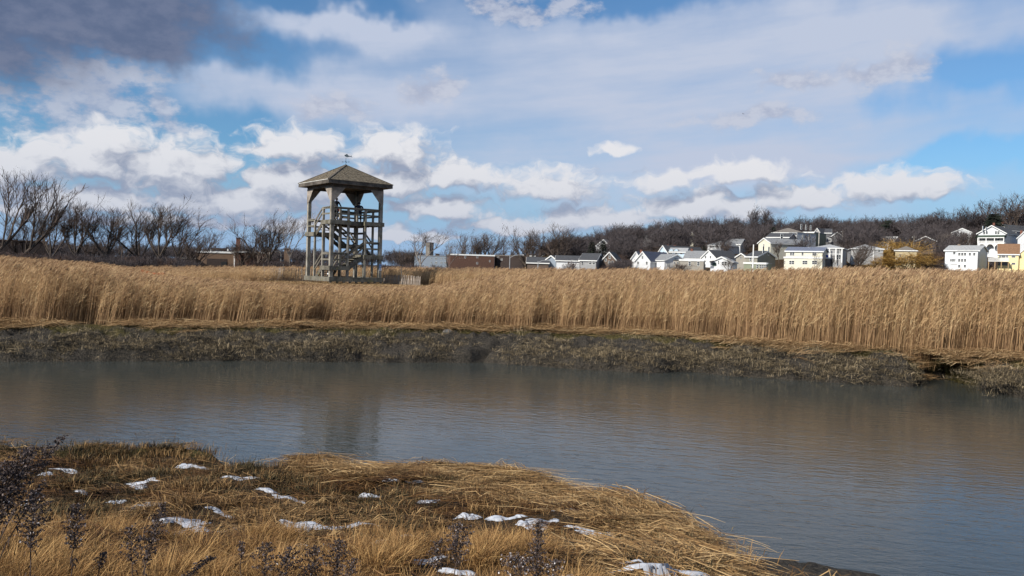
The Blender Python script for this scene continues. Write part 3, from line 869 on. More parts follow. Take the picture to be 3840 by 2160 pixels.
# ------------------------------------------------------------------ two people on the top deck
def person(label, loc, rz, jacket, trousers, hooded, lean=0.0, hair=(0.02, 0.015, 0.01)):
    t = thing('person', label, 'person', loc, rz)
    # +y is forward
    l = lean
    V_ = {
     'pel': (0, 0, .95, .15, .12), 'waist': (0, .03 * l, 1.10, .145, .115), 'chest': (0, .18 * l, 1.30, .175, .13), 'neckb': (0, .32 * l, 1.46, .10, .085),
     'neck': (0, .37 * l, 1.53, .055, .055), 'head0': (0, .42 * l + .01, 1.60, .078, .088), 'head1': (0, .46 * l + .01, 1.69, .08, .092), 'head2': (0, .47 * l, 1.755, .05, .06)}
    edges = [('pel', 'waist'), ('waist', 'chest'), ('chest', 'neckb'), ('neckb', 'neck'), ('neck', 'head0'), ('head0', 'head1'), ('head1', 'head2')]
    for s, n in ((-1, 'l'), (1, 'r')):
        V_.update({'hip' + n: (s * .10, 0, .88, .10, .105), 'knee' + n: (s * .11, .03, .50, .065, .07), 'ank' + n: (s * .12, -.01, .10, .045, .05), 'toe' + n: (s * .14, .16, .04, .04, .035),
                   'sh' + n: (s * .20, .30 * l, 1.42, .075, .08), 'elb' + n: (s * .27, .18 + .2 * l, 1.16, .055, .055), 'wr' + n: (s * .19, .40 + .2 * l, 1.09, .036, .034), 'hand' + n: (s * .17, .47 + .2 * l, 1.07, .04, .022)})
        edges += [('pel', 'hip' + n), ('hip' + n, 'knee' + n), ('knee' + n, 'ank' + n), ('ank' + n, 'toe' + n), ('neckb', 'sh' + n), ('sh' + n, 'elb' + n), ('elb' + n, 'wr' + n), ('wr' + n, 'hand' + n)]
        for q, (fx, fy, fz) in enumerate(((-.035, .06, .0), (-.012, .085, .0), (.012, .08, -.005), (.034, .06, -.01), (-s * .05, .03, .015))):
            hx, hy, hz = V_['hand' + n][:3]
            V_['f%d%s' % (q, n)] = (hx + fx, hy + fy * .55, hz + fz - .005, .011, .010); V_['g%d%s' % (q, n)] = (hx + fx * 1.1, hy + fy, hz + fz - .03, .009, .009)
            edges += [('hand' + n, 'f%d%s' % (q, n)), ('f%d%s' % (q, n), 'g%d%s' % (q, n))]
    names = list(V_); ix = {k: i for i, k in enumerate(names)}
    me = bpy.data.meshes.new('body')
    me.from_pydata([V_[k][:3] for k in names], [(ix[a], ix[b]) for a, b in edges], [])
    o = obj('body', me, t)
    bmx = bmesh.new(); bmx.from_mesh(me); lay = bmx.verts.layers.skin.verify()
    bmx.verts.ensure_lookup_table()
    for i, k in enumerate(names):
        bmx.verts[i][lay].radius = V_[k][3:5]
        bmx.verts[i][lay].use_root = (k == 'pel')
    bmx.to_mesh(me); bmx.free()
    sk_ = o.modifiers.new('skin', 'SKIN'); sk_.use_smooth_shade = True
    ss = o.modifiers.new('smooth', 'SUBSURF'); ss.levels = 2; ss.render_levels = 2
    m, nt, bs = new_mat('clothes')
    sp_ = nt.nodes.new('ShaderNodeSeparateXYZ'); nt.links.new(coords(nt).s, sp_.inputs[0])
    z = S(nt, sp_.outputs[2]); y = S(nt, sp_.outputs[1])
    cc = mixcol(nt, z._op('GREATER_THAN', 0.90), trousers, jacket)
    cc = mixcol(nt, z._op('GREATER_THAN', 1.53), cc, (0.42, 0.27, 0.20))
    cc = mixcol(nt, z._op('LESS_THAN', 0.10), cc, (0.02, 0.02, 0.02))
    hand = y._op('GREATER_THAN', 0.42 + 0.2 * l) * z._op('LESS_THAN', 1.2) * z._op('GREATER_THAN', 0.9)
    cc = mixcol(nt, hand, cc, (0.42, 0.27, 0.20))
    set_col(nt, bs, cc); bs.inputs['Roughness'].default_value = 0.85
    me.materials.append(m)
    # hood or hair, nose, ears
    HM = M('hood_' + label[:12], jacket if hooded else hair, rough=0.9)
    SKN = M('skin_tone', (0.42, 0.27, 0.20), (0.36, 0.22, 0.16), rough=0.6)
    hy = .46 * l
    mb = MB(); q = []
    nu, nv = 12, 7
    for i in range(nv):
        th = math.pi * 0.62 * i / (nv - 1)
        for j in range(nu):
            ph = 2 * math.pi * j / nu
            fr = 1.0 if math.sin(ph) < 0.35 or i < 3 else 0.80
            q.append((math.sin(th) * math.cos(ph) * 0.108, hy + math.sin(th) * math.sin(ph) * 0.118 * fr - 0.012, 1.675 + math.cos(th) * 0.118))
    mb.add(q, [(i * nu + j, i * nu + (j + 1) % nu, (i + 1) * nu + (j + 1) % nu, (i + 1) * nu + j) for i in range(nv - 1) for j in range(nu)])
    mb.build('hood' if hooded else 'hair', HM, o, smooth=True)
    MB().add([(0, hy + .135, 1.645), (-.016, hy + .09, 1.64), (.016, hy + .09, 1.64), (0, hy + .095, 1.69)], [(0, 1, 2), (0, 3, 1), (0, 2, 3)]).build('nose', SKN, o)
    mb = MB()
    for s in (-1, 1): mb.box((s * .032, hy + .095, 1.685), (.02, .012, .01))
    mb.build('eyes', BLK, o)
    MB().box((0, hy + .094, 1.612), (.045, .012, .008)).build('mouth', M('lips', (0.30, 0.12, 0.10)), o)
    return t, o


pa, body = person('person in a black hooded coat standing by the corner post on the top deck', tmat @ Vector((-1.62, -1.78, ZTOP - 0.008)), TH + R(-60), (0.012, 0.013, 0.018), (0.015, 0.015, 0.02), True, 0.1)
MB().tube([(-.17, .56, 0.78), (-.17, .57, 0.86), (-.17, .56, 0.95), (-.17, .55, 1.03)], [.05, .085, .075, .02], 8).build('red_bag', M('red_cloth', (0.45, 0.03, 0.02), rough=0.8), body)
pb, body = person('person in bulky dark navy coat at the rail in the middle of the deck', tmat @ Vector((1.28, -0.02, ZTOP - 0.012)), TH + R(-25), (0.012, 0.018, 0.04), (0.03, 0.03, 0.035), True, 0.35)
pb.scale = (1.25, 1.15, 0.97)
# ------------------------------------------------------------------ reed bed (uncountable)
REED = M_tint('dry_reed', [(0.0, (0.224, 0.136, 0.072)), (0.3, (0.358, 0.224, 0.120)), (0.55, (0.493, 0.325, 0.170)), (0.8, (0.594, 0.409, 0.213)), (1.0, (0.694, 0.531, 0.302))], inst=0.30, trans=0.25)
PLUME = M_tint('reed_plume', [(0.0, (0.196, 0.117, 0.065)), (0.5, (0.345, 0.221, 0.123)), (1.0, (0.529, 0.368, 0.213))], inst=0.4, trans=0.25)
THATCH = M_tint('fallen_thatch', [(0.0, (0.120, 0.070, 0.034)), (0.4, (0.264, 0.162, 0.078)), (0.75, (0.432, 0.282, 0.138)), (1.0, (0.624, 0.456, 0.252))], inst=0.35)


def reed_clump(seed, n, w, h, lean, plume=0.38):
    r = random.Random(seed); mb = MB(); fm = []
    for _ in range(n):
        x, y = r.uniform(-w, w), r.uniform(-w, w)
        hh = h * (1.08 - 0.5 * r.random() ** 1.6); ln = lean * r.uniform(0.4, 1.6) + r.gauss(0, 0.045); ly = r.gauss(0, 0.06)
        a = r.uniform(0, math.pi); side = (math.cos(a), math.sin(a) * 0.6, 0)
        b0 = r.uniform(0.0, 0.55)
        pt = lambda t: (x + hh * (ln * t * 0.55 + ln * t * t * t * 0.55), y + hh * ly * t, hh * t * (1 - 0.10 * ln * t))
        ts = [0, 0.35, 0.7, 1.0]
        k0 = mb.nv
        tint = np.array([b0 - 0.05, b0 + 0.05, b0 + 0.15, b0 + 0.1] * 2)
        nf = len(mb.f)
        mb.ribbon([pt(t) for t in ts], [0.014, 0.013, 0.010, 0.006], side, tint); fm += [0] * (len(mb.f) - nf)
        for _l in range(r.randint(3, 5)):
            t = r.uniform(0.40, 0.95); p0 = np.array(pt(t))
            aa = r.gauss(0.0, 0.75) if r.random() < 0.75 else r.uniform(0, 6.28)   # leaves stream down wind
            L = r.uniform(0.16, 0.38) * (h / 3.0)
            d = np.array((math.cos(aa), math.sin(aa), 0)); up = r.uniform(0.8, 2.2)
            mid = p0 + d * L * 0.35 + (0, 0, L * up * 0.5); tip = p0 + d * L * 0.8 + (0, 0, L * (up * 0.8 - r.uniform(0.0, 0.4)))
            nf = len(mb.f)
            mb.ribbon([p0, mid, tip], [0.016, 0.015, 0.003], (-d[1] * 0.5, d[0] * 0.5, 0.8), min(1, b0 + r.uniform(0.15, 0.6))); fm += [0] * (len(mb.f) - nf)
        if hh > h * 0.90 and r.random() < plume * 1.5:
            p0 = np.array(pt(1.0)); L = r.uniform(0.16, 0.28); tb = r.random()
            for q in range(3):
                aa = q * 2.1 + r.random(); d = np.array((0.35 + ln, 0, 1.0)) + np.array((math.cos(aa), math.sin(aa), 0)) * 0.12
                nf = len(mb.f)
                mb.ribbon([p0 - (0, 0, 0.05), p0 + d * L * 0.35, p0 + d * L * 0.75 + (0.03, 0, -0.02), p0 + d * L + (0.08, 0, -0.05)], [0.007, 0.024, 0.017, 0.004], (math.cos(aa + 1), math.sin(aa + 1), 0), tb); fm += [1] * (len(mb.f) - nf)
    me = mb.mesh('reed_clump', REED); me.materials.append(PLUME)
    me.polygons.foreach_set('material_index', fm)
    return me


def thatch_clump(seed, n, w, L, flat=0.06, mat=THATCH, width=0.010, along=0.5):
    """fallen stalks lying more or less along x"""
    r = random.Random(seed); mb = MB()
    for _ in range(n):
        x, y = r.gauss(0, w * 0.5), r.gauss(0, w * 0.4)
        a = r.gauss(0, along); l = L * r.uniform(0.4, 1.1)
        d = np.array((math.cos(a), math.sin(a), 0)) * l
        z0, z1, z2 = (abs(r.gauss(0, flat)) for _q in range(3))
        p = np.array((x, y, 0.01)); cv = np.array((-d[1], d[0], 0)) * r.gauss(0, 0.12)
        mb.ribbon([p - d / 2 + (0, 0, z0), p + cv * 0.6 + (0, 0, z1 + flat * 0.8), p + d / 2 + (0, 0, z2)], [width, width * 1.1, width * 0.4], (-d[1] / l, d[0] / l, r.uniform(-0.5, 0.5)), r.random())
    return mb.mesh('thatch_clump', mat)


def blade_clump(seed, n, w, h, mat, width=0.006, lean=0.15, spread=0.35, curl=0.3):
    r = random.Random(seed); mb = MB()
    for _ in range(n):
        a, q = r.uniform(0, 6.28), abs(r.gauss(0, w * 0.5))
        x, y = math.cos(a) * q, math.sin(a) * q
        hh = h * r.uniform(0.45, 1.1)
        d = np.array((math.cos(a) * spread * r.random() + lean + r.gauss(0, 0.12), math.sin(a) * spread * r.random() + r.gauss(0, 0.12), 0)) * hh
        aa = r.uniform(0, 3.14); c_ = r.uniform(0, curl)
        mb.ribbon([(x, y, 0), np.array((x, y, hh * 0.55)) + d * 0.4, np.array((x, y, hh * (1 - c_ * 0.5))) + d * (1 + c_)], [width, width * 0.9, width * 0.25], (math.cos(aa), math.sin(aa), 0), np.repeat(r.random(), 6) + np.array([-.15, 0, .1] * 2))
    return mb.mesh('blade_clump', mat)


def spots(n, xr, yr, keep):
    x = nrng.uniform(*xr, n); y = nrng.uniform(*yr, n)
    k = keep(x, y) > nrng.random(n); return x[k], y[k]


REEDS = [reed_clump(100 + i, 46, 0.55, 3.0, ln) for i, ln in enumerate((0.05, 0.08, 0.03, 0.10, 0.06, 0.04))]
xs, ys_ = [], []
for y0, y1, dens_ in ((34, 46, 3.4), (46, 62, 1.9), (62, 90, 1.3), (90, 135, 0.7)):
    w0, w1 = y1 * 0.74 + 4, y1 * 0.70 + 4
    n = int((w0 + w1) * (y1 - y0) * dens_)
    a, b = spots(n, (-w0, w1), (y0, y1), lambda x, y: np.ones_like(x))
    xs.append(a); ys_.append(b)
x = np.concatenate(xs); y = np.concatenate(ys_)
rft = reed_foot(x)
inn = y - rft - fbm(x * 0.35, 7.0, 3) * 0.5 - fbm(x * 2.1, 2.0, 2) * 0.35
keep = inn > 0.1
# mown ground round the tower, with a path that runs off to the sign side
r_t = np.hypot((x - TOWER.x - 1.0) / 1.35, (y - TOWER.y + 0.3) / 1.0) + fbm(x * 0.3, y * 0.3, 3) * 1.2
keep &= r_t > 5.2
keep &= ~((x > TOWER.x) & (x < TOWER.x + 19) & (np.abs(y - 62.8 - (x - TOWER.x) * 0.12) < 2.0 + fbm(x * .4, y * .4, 2)))
keep &= ~((x < -34) & (np.abs(y - 74) < 3.5))
x, y, inn, r_t = x[keep], y[keep], inn[keep], r_t[keep]
pxs = 1920 + FPX * x / y
# stand heights: short before the tower, tall at both ends
hs = np.interp(pxs, [-900, 0, 300, 600, 900, 1150, 1500, 1800, 2300, 2800, 3200, 3700, 4500], [1.12, 1.12, 1.02, 0.86, 0.80, 0.76, 0.80, 0.90, 0.98, 1.08, 1.20, 1.22, 1.25])
hs = hs * (1 - 0.28 * np.clip(1 - inn / 2.2, 0, 1)) * (1 + 0.20 * fbm(x * 0.16, y * 0.16, 3)) * nrng.uniform(0.92, 1.08, len(x))
back = y > 62
hs = np.where(back, np.interp(pxs, [-900, 0, 900, 1300, 1600, 2400, 3800], [1.0, 0.98, 0.84, 0.86, 0.96, 1.02, 1.05]) * nrng.uniform(0.9, 1.08, len(x)), hs)
z = height(x, y) - 0.03
top_f = np.interp(pxs, [-900, 0, 300, 430, 650, 900, 1100, 1350, 1600, 1800, 2200, 2600, 3000, 3300, 4500], [940, 962, 985, 1015, 1030, 1050, 1072, 1076, 1070, 1036, 1016, 1016, 1014, 1010, 1018])
top_b = np.interp(pxs, [-900, 0, 300, 480, 1000, 1500, 2000, 2600, 3800], [950, 966, 990, 1006, 1002, 1004, 1006, 1014, 1022])
lim = np.where(y < 64, top_f, top_b)
lim = lim + 16 * fbm(x * 0.22 + 3, y * 0.05, 3)
cap_ = (EYE - z - (lim - horizon_py(pxs)) / FPX * y) / 3.35 * nrng.uniform(0.88, 1.04, len(x))
hs = np.minimum(hs, cap_)
kp = hs > 0.3
x, y, z, hs, pxs = x[kp], y[kp], z[kp], hs[kp], pxs[kp]
tilt = np.interp(pxs, [0, 900, 1700, 2600, 3840], [0.13, 0.12, 0.06, 0.02, -0.01]) + 0.10 * fbm(x * 0.12 + 5, y * 0.12, 3)
rot = np.stack([nrng.normal(0, 0.03, len(x)), tilt, nrng.normal(0, 0.35, len(x))], 1)
wid = nrng.uniform(0.9, 1.15, len(x)) * np.where(y > 62, 1.25, 1.0)
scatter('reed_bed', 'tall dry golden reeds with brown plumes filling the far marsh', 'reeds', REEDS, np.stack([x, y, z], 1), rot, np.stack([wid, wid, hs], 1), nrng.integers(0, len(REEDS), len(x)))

# thatch washed up along the foot of the reeds
TH_F = [thatch_clump(200 + i, 60, 0.8, 0.95, 0.06, width=0.013, along=0.45) for i in range(4)]
n = 3400
x = nrng.uniform(-46, 44, n); t = np.abs(nrng.normal(0, 1.0, n)) * np.interp(x, [-46, 8, 14, 40], [0.55, 0.6, 1.05, 0.9])
y = reed_foot(x) + 0.55 - t + fbm(x * 0.35, 7.0, 3) * 0.5
kp = fbm(x * 0.5, y * 0.7, 3) > -0.22
x, y = x[kp], y[kp]
z = height(x, y) + 0.02 + np.maximum(0, fbm(x * 0.55, y * 0.9, 2)) * 0.20
scatter('fallen_reeds', 'pale matted reed stalks lying along the foot of the reed bed', 'thatch', TH_F, np.stack([x, y, z], 1), np.stack([nrng.normal(0, 0.06, len(x)), nrng.normal(0, 0.12, len(x)), nrng.normal(0, 0.35, len(x))], 1), np.repeat(nrng.uniform(0.6, 1.15, len(x))[:, None], 3, 1), nrng.integers(0, 4, len(x)))

# stubble and drooping grass on the mud of the far bank
STUB = M_tint('bank_stubble', [(0.0, (0.040, 0.033, 0.024)), (0.5, (0.105, 0.082, 0.050)), (0.8, (0.23, 0.175, 0.10)), (1.0, (0.42, 0.33, 0.21))], inst=0.4)
ST_F = [blade_clump(300 + i, 22, 0.5, 0.22, STUB, 0.012, 0.05, 0.5, 0.6) for i in range(3)] + [thatch_clump(310 + i, 18, 0.6, 0.45, 0.05, STUB, 0.012, 1.0) for i in range(3)]
n = 17000
x = nrng.uniform(-44, 42, n); fr = nrng.random(n)
y = far_water(x) - 0.35 + fr ** 1.25 * (reed_foot(x) - far_water(x) - 0.3)
z = height(x, y); kp = (z > 0.04) & ((fbm(x * 0.55, y * 0.9, 3) > -0.16 - 0.2 * (x > 8)) | (fr < 0.12)) & ((fr < 0.62) | (nrng.random(n) < 0.18))
x, y, z, fr = x[kp], y[kp], z[kp], fr[kp]
scatter('bank_stubble', 'grey brown stubble and drooping grass on the muddy far bank', 'stubble', ST_F, np.stack([x, y, z - 0.01], 1), np.stack([nrng.normal(0.15, 0.15, len(x)), nrng.normal(0, 0.15, len(x)), nrng.uniform(-3.1, 3.1, len(x))], 1), np.repeat(nrng.uniform(0.55, 1.15, len(x))[:, None], 3, 1), nrng.integers(0, 6, len(x)))

# short mown grass round the tower
SHORT = [blade_clump(330 + i, 60, 0.7, 0.20, THATCH, 0.014, 0.12, 0.7, 0.8) for i in range(3)]
x, y = spots(5200, (TOWER.x - 10, TOWER.x + 21), (54, 75), lambda x, y: (np.hypot((x - TOWER.x - 1.0) / 1.35, y - TOWER.y) < 7.2) | (np.abs(y - 62.8 - (x - TOWER.x) * 0.12) < 2.6))
scatter('mown_grass', 'short dry brown grass on the mound around the tower', 'grass', SHORT, np.stack([x, y, height(x, y)], 1), np.stack([np.zeros(len(x)), np.zeros(len(x)), nrng.normal(0, 0.5, len(x))], 1), np.repeat(nrng.uniform(0.5, 1.0, len(x))[:, None], 3, 1), nrng.integers(0, 3, len(x)))
# ------------------------------------------------------------------ near bank: thatch, stubble, fine tufts, snow
HAY = M_tint('near_hay', [(0.0, (0.054, 0.028, 0.011)), (0.4, (0.121, 0.065, 0.024)), (0.75, (0.242, 0.143, 0.058)), (1.0, (0.412, 0.269, 0.122))], inst=0.3)
RUSSET = M_tint('russet_thatch', [(0.0, (0.024, 0.011, 0.005)), (0.5, (0.078, 0.036, 0.012)), (1.0, (0.190, 0.098, 0.034))], inst=0.35)
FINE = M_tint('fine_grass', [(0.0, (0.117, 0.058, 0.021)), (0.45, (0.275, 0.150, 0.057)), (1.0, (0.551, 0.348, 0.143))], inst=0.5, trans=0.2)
MOSSY = M_tint('olive_stubble', [(0.0, (0.016, 0.013, 0.006)), (0.5, (0.047, 0.036, 0.016)), (1.0, (0.137, 0.101, 0.045))], inst=0.4)
STRAW = M_tint('lip_straw', [(0.0, (0.085, 0.046, 0.018)), (0.4, (0.20, 0.115, 0.046)), (0.75, (0.35, 0.22, 0.095)), (1.0, (0.54, 0.37, 0.18))], inst=0.3)
NB = [thatch_clump(400 + i, 80, 0.42, 0.42, 0.022, HAY, 0.0075, 0.75) for i in range(4)]           # 0-3 straw
NB += [thatch_clump(410 + i, 110, 0.40, 0.45, 0.02, RUSSET, 0.006, 0.5) for i in range(4)]         # 4-7 russet mats
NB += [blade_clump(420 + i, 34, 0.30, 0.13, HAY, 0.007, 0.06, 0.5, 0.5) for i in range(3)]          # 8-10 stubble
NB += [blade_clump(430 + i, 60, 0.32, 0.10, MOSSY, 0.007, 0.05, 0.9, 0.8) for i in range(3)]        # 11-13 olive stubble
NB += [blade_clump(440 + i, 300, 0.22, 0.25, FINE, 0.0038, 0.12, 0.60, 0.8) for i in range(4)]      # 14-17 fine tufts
NB += [blade_clump(450 + i, 8, 0.20, 0.20, HAY, 0.008, 0.0, 0.9, 1.2) for i in range(2)]            # 18-19 broken stalks
NB += [thatch_clump(460 + i, 110, 0.42, 0.55, 0.022, STRAW, 0.0075, 0.35) for i in range(3)]          # 20-22 combed straw along the lip


# snow left lying between the tufts
SNOW = None
m, nt, bs = new_mat('old_snow')
p = coords(nt); n = noise(nt, p, 9, 5, 0.6)
set_col(nt, bs, mixcol(nt, n.ramp(0.3, 0.7), (0.44, 0.465, 0.52), (0.30, 0.32, 0.36)))
bs.inputs['Roughness'].default_value = 0.6
bs.inputs['Subsurface Weight'].default_value = 0.0
bump(nt, bs, n, 0.5, 0.02)
patches = [(500, 1905, 90, 22), (690, 1935, 120, 42), (720, 1985, 150, 28), (560, 1890, 60, 12), (1240, 1960, 170, 20), (1120, 1975, 70, 14), (2020, 1940, 90, 22), (1900, 1932, 80, 12), (2180, 1970, 60, 10), (1440, 2025, 90, 14), (1560, 2010, 70, 12), (1590, 2090, 80, 14), (1000, 1825, 60, 9), (1090, 1850, 60, 8), (1390, 1845, 40, 7), (1610, 1868, 40, 12), (900, 1785, 60, 8), (700, 1735, 40, 6), (740, 1740, 40, 6), (170, 1765, 40, 9), (310, 1830, 30, 9), (520, 1815, 30, 9), (430, 1870, 40, 10), (1750, 1925, 60, 9), (1470, 1790, 40, 7), (1550, 1797, 36, 7), (2480, 2120, 170, 14), (2640, 2140, 190, 16), (2150, 2140, 110, 12), (2370, 2080, 50, 8), (1700, 2000, 60, 9), (850, 1920, 60, 12), (540, 1795, 60, 7), (80, 1875, 60, 9), (2260, 2005, 90, 9), (2140, 1900, 60, 8), (1720, 2120, 70, 16), (1110, 2030, 60, 14), (230, 1745, 60, 6), (1250, 1740, 36, 5)]
mb = MB(); beds = []
_yy = np.arange(3.0, 15, 0.03)
for px, py, rx, ry in patches:
    rx_, ry_, rz_ = ray(px, py)
    hit = np.nonzero(EYE + rz_ / ry_ * _yy <= height(rx_ / ry_ * _yy, _yy) + 0.06)[0]      # where the sight line meets the bank
    if not len(hit): continue
    q = at(px, py, float(_yy[hit[0]]))
    ax = rx / FPX * q.y * 1.1; ay = min(ry / FPX * q.y / max(0.16, (EYE - q.z) / q.y) * 0.55, ax * 0.5)
    beds.append((q.x, q.y, ax, ay))
    for _k in range(1 if ax < 0.12 else 4):                # melting: each bank has broken into ragged pieces
        sx, sy = (0.0, 0.0) if _k == 0 else (rng.uniform(-0.75, 0.75) * ax, rng.uniform(-0.7, 0.7) * ay)
        fx, fy = (0.75, 0.8) if _k == 0 else (rng.uniform(0.25, 0.5), rng.uniform(0.3, 0.6))
        nu, nv = 30, 5; ph0 = rng.uniform(0, 9)
        ii, jj = np.meshgrid(np.arange(nv) / (nv - 1), np.arange(nu) * 2 * math.pi / nu, indexing='ij')
        rr_ = ii * (1.0 + 1.5 * fbm(np.cos(jj) * 2.6 + ph0, np.sin(jj) * 2.6 + ph0, 4))
        X_, Y_ = q.x + sx + np.cos(jj) * rr_ * ax * fx, q.y + sy + np.sin(jj) * rr_ * ay * fy
        Z_ = height(X_, Y_) + 0.030 + 0.035 * fbm(X_ * 6, Y_ * 6, 3) - 0.04 * ii ** 3
        mb.add(np.stack([X_, Y_, Z_], -1).reshape(-1, 3), [(i * nu + j, i * nu + (j + 1) % nu, (i + 1) * nu + (j + 1) % nu, (i + 1) * nu + j) for i in range(nv - 1) for j in range(nu)])
tag(mb.build('snow', m, smooth=True), 'thin patches of old snow lying among the near grass', 'snow', kind='stuff')


def nb_zone(n, yr, keep, ids, sc, tz=0.5, tilt=0.08, lift=0.0):
    x = nrng.uniform(-12, 9, n); y = nrng.uniform(*yr, n)
    vis = np.abs(x) < y * 0.72 + 1.0
    x, y = x[vis], y[vis]
    nd = near_dist(x, y); z = height(x, y)
    k = (z > 0.35) & (keep(x, y, nd, z) > nrng.random(len(x)))
    for px, py, wx_, wy_, dep in NEAR_CUTS:
        q = on_level(px, py, 1.0); k &= ((x - q[0]) / (wx_ + 0.14)) ** 2 + ((y - q[1] + 0.15) / (wy_ + 0.28)) ** 2 > 1.0
    for bx, by, ax, ay in beds:
        q_ = ((x - bx) / (ax + 0.20)) ** 2 + ((y - by + 0.20) / (ay + 0.34)) ** 2
        k &= (q_ > 1.0) | (nrng.random(len(x)) < 0.12)
    x, y, z = x[k], y[k], z[k]; m_ = len(x)
    return (np.stack([x, y, z + lift], 1), np.stack([nrng.normal(0, tilt, m_), nrng.normal(0, tilt, m_), nrng.normal(0, tz, m_)], 1),
            np.repeat(nrng.uniform(*sc, m_)[:, None], 3, 1), nrng.choice(ids, m_))


matn = lambda x, y: fbm(x * 0.55 + 3, y * 1.0, 3)
lip = lambda nd: np.clip(1.2 - np.abs(nd - 0.45) / 0.9, 0, 1)
near_c = lambda y: sstep(8.6, 6.6, y)
zones = [
 nb_zone(9000, (6, 15), lambda x, y, nd, z: (nd > 0.28) * np.clip(1.15 - np.abs(nd - 0.6) / 1.0, 0, 1) * (x > -3.3 + 0.8 * fbm(y, x, 2)) * (fbm(x * 0.7, y * 0.9, 2) > -0.35), [20, 21, 22], (0.6, 1.15), 0.3, 0.08, 0.02),
 nb_zone(9000, (3, 15), lambda x, y, nd, z: 0.06 + 0.30 * lip(nd) * (x > -3.4) + 0.40 * (matn(x, y) > 0.22), [0, 1, 2, 3], (0.6, 1.15), 0.4, 0.10, 0.01),
 nb_zone(11000, (3, 13), lambda x, y, nd, z: (0.10 + 0.60 * (matn(x, y) < 0.0)) * (nd > 1.2) * (1 - 0.6 * sstep(8.5, 10.5, y)), [4, 5, 6, 7], (0.7, 1.25), 0.35, 0.08, 0.0),
 nb_zone(7000, (6, 15), lambda x, y, nd, z: 0.75 * (fbm(x * .9, y * .9, 2) > -0.2), [8, 9, 10], (0.6, 1.3), 1.5, 0.12),
 nb_zone(8000, (6.5, 15), lambda x, y, nd, z: 0.85 * (fbm(x * .6 + 20, y * .9, 3) > -0.05) * (nd > 0.2), [11, 12, 13], (0.7, 1.3), 1.5, 0.1),
 nb_zone(7500, (2.5, 8.8), lambda x, y, nd, z: (fbm(x * 1.3 + 40, y * 1.7, 3) > -0.04 + 0.30 * sstep(5.2, 8.0, y) + 0.25 * sstep(0.2, 1.4, x)) * (nd > 0.9), [14, 15, 16, 17], (0.45, 1.2), 0.45, 0.12),
 nb_zone(2200, (4, 14), lambda x, y, nd, z: 0.55 * (nd > 0.8), [18, 19], (0.6, 1.2), 3.0, 0.1),
]
q_ = zones[0]; q_[1][:, 2] += np.interp(q_[0][:, 0], [-3, -0.5, 0.8, 2.2], [0.0, -0.08, -0.55, -0.95])   # straw is combed along the bank's edge
P0, R0, S0, I0 = (np.concatenate([q[i] for q in zones]) for i in range(4))
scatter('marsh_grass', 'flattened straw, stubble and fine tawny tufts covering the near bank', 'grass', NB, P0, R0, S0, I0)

# ------------------------------------------------------------------ bare trees
BARK = M('bark', (0.085, 0.066, 0.052), (0.045, 0.034, 0.027), scale=4, stretch=(1, 1, .3), rough=0.95)
TWIG = M('twigs', (0.098, 0.072, 0.058), (0.060, 0.045, 0.038), scale=0.6, rough=0.95)
PALE = M('pale_bark', (0.24, 0.21, 0.18), (0.13, 0.11, 0.10), scale=4, rough=0.95)
PTWIG = M('pale_twigs', (0.19, 0.16, 0.14), (0.12, 0.10, 0.09), scale=0.6, rough=0.95)
HTWIG = M('hill_twigs', (0.084, 0.070, 0.070), (0.042, 0.036, 0.039), scale=0.25, rough=0.95)
RTWIG = M('reddish_twigs', (0.092, 0.062, 0.052), (0.055, 0.038, 0.033), scale=0.25, rough=0.95)
WILLOW = M('willow_twigs', (0.40, 0.245, 0.065), (0.28, 0.165, 0.045), scale=0.5, rough=0.9)
NEEDLE = M('conifer_needles', (0.020, 0.027, 0.017), (0.010, 0.014, 0.010), scale=2, rough=0.9)


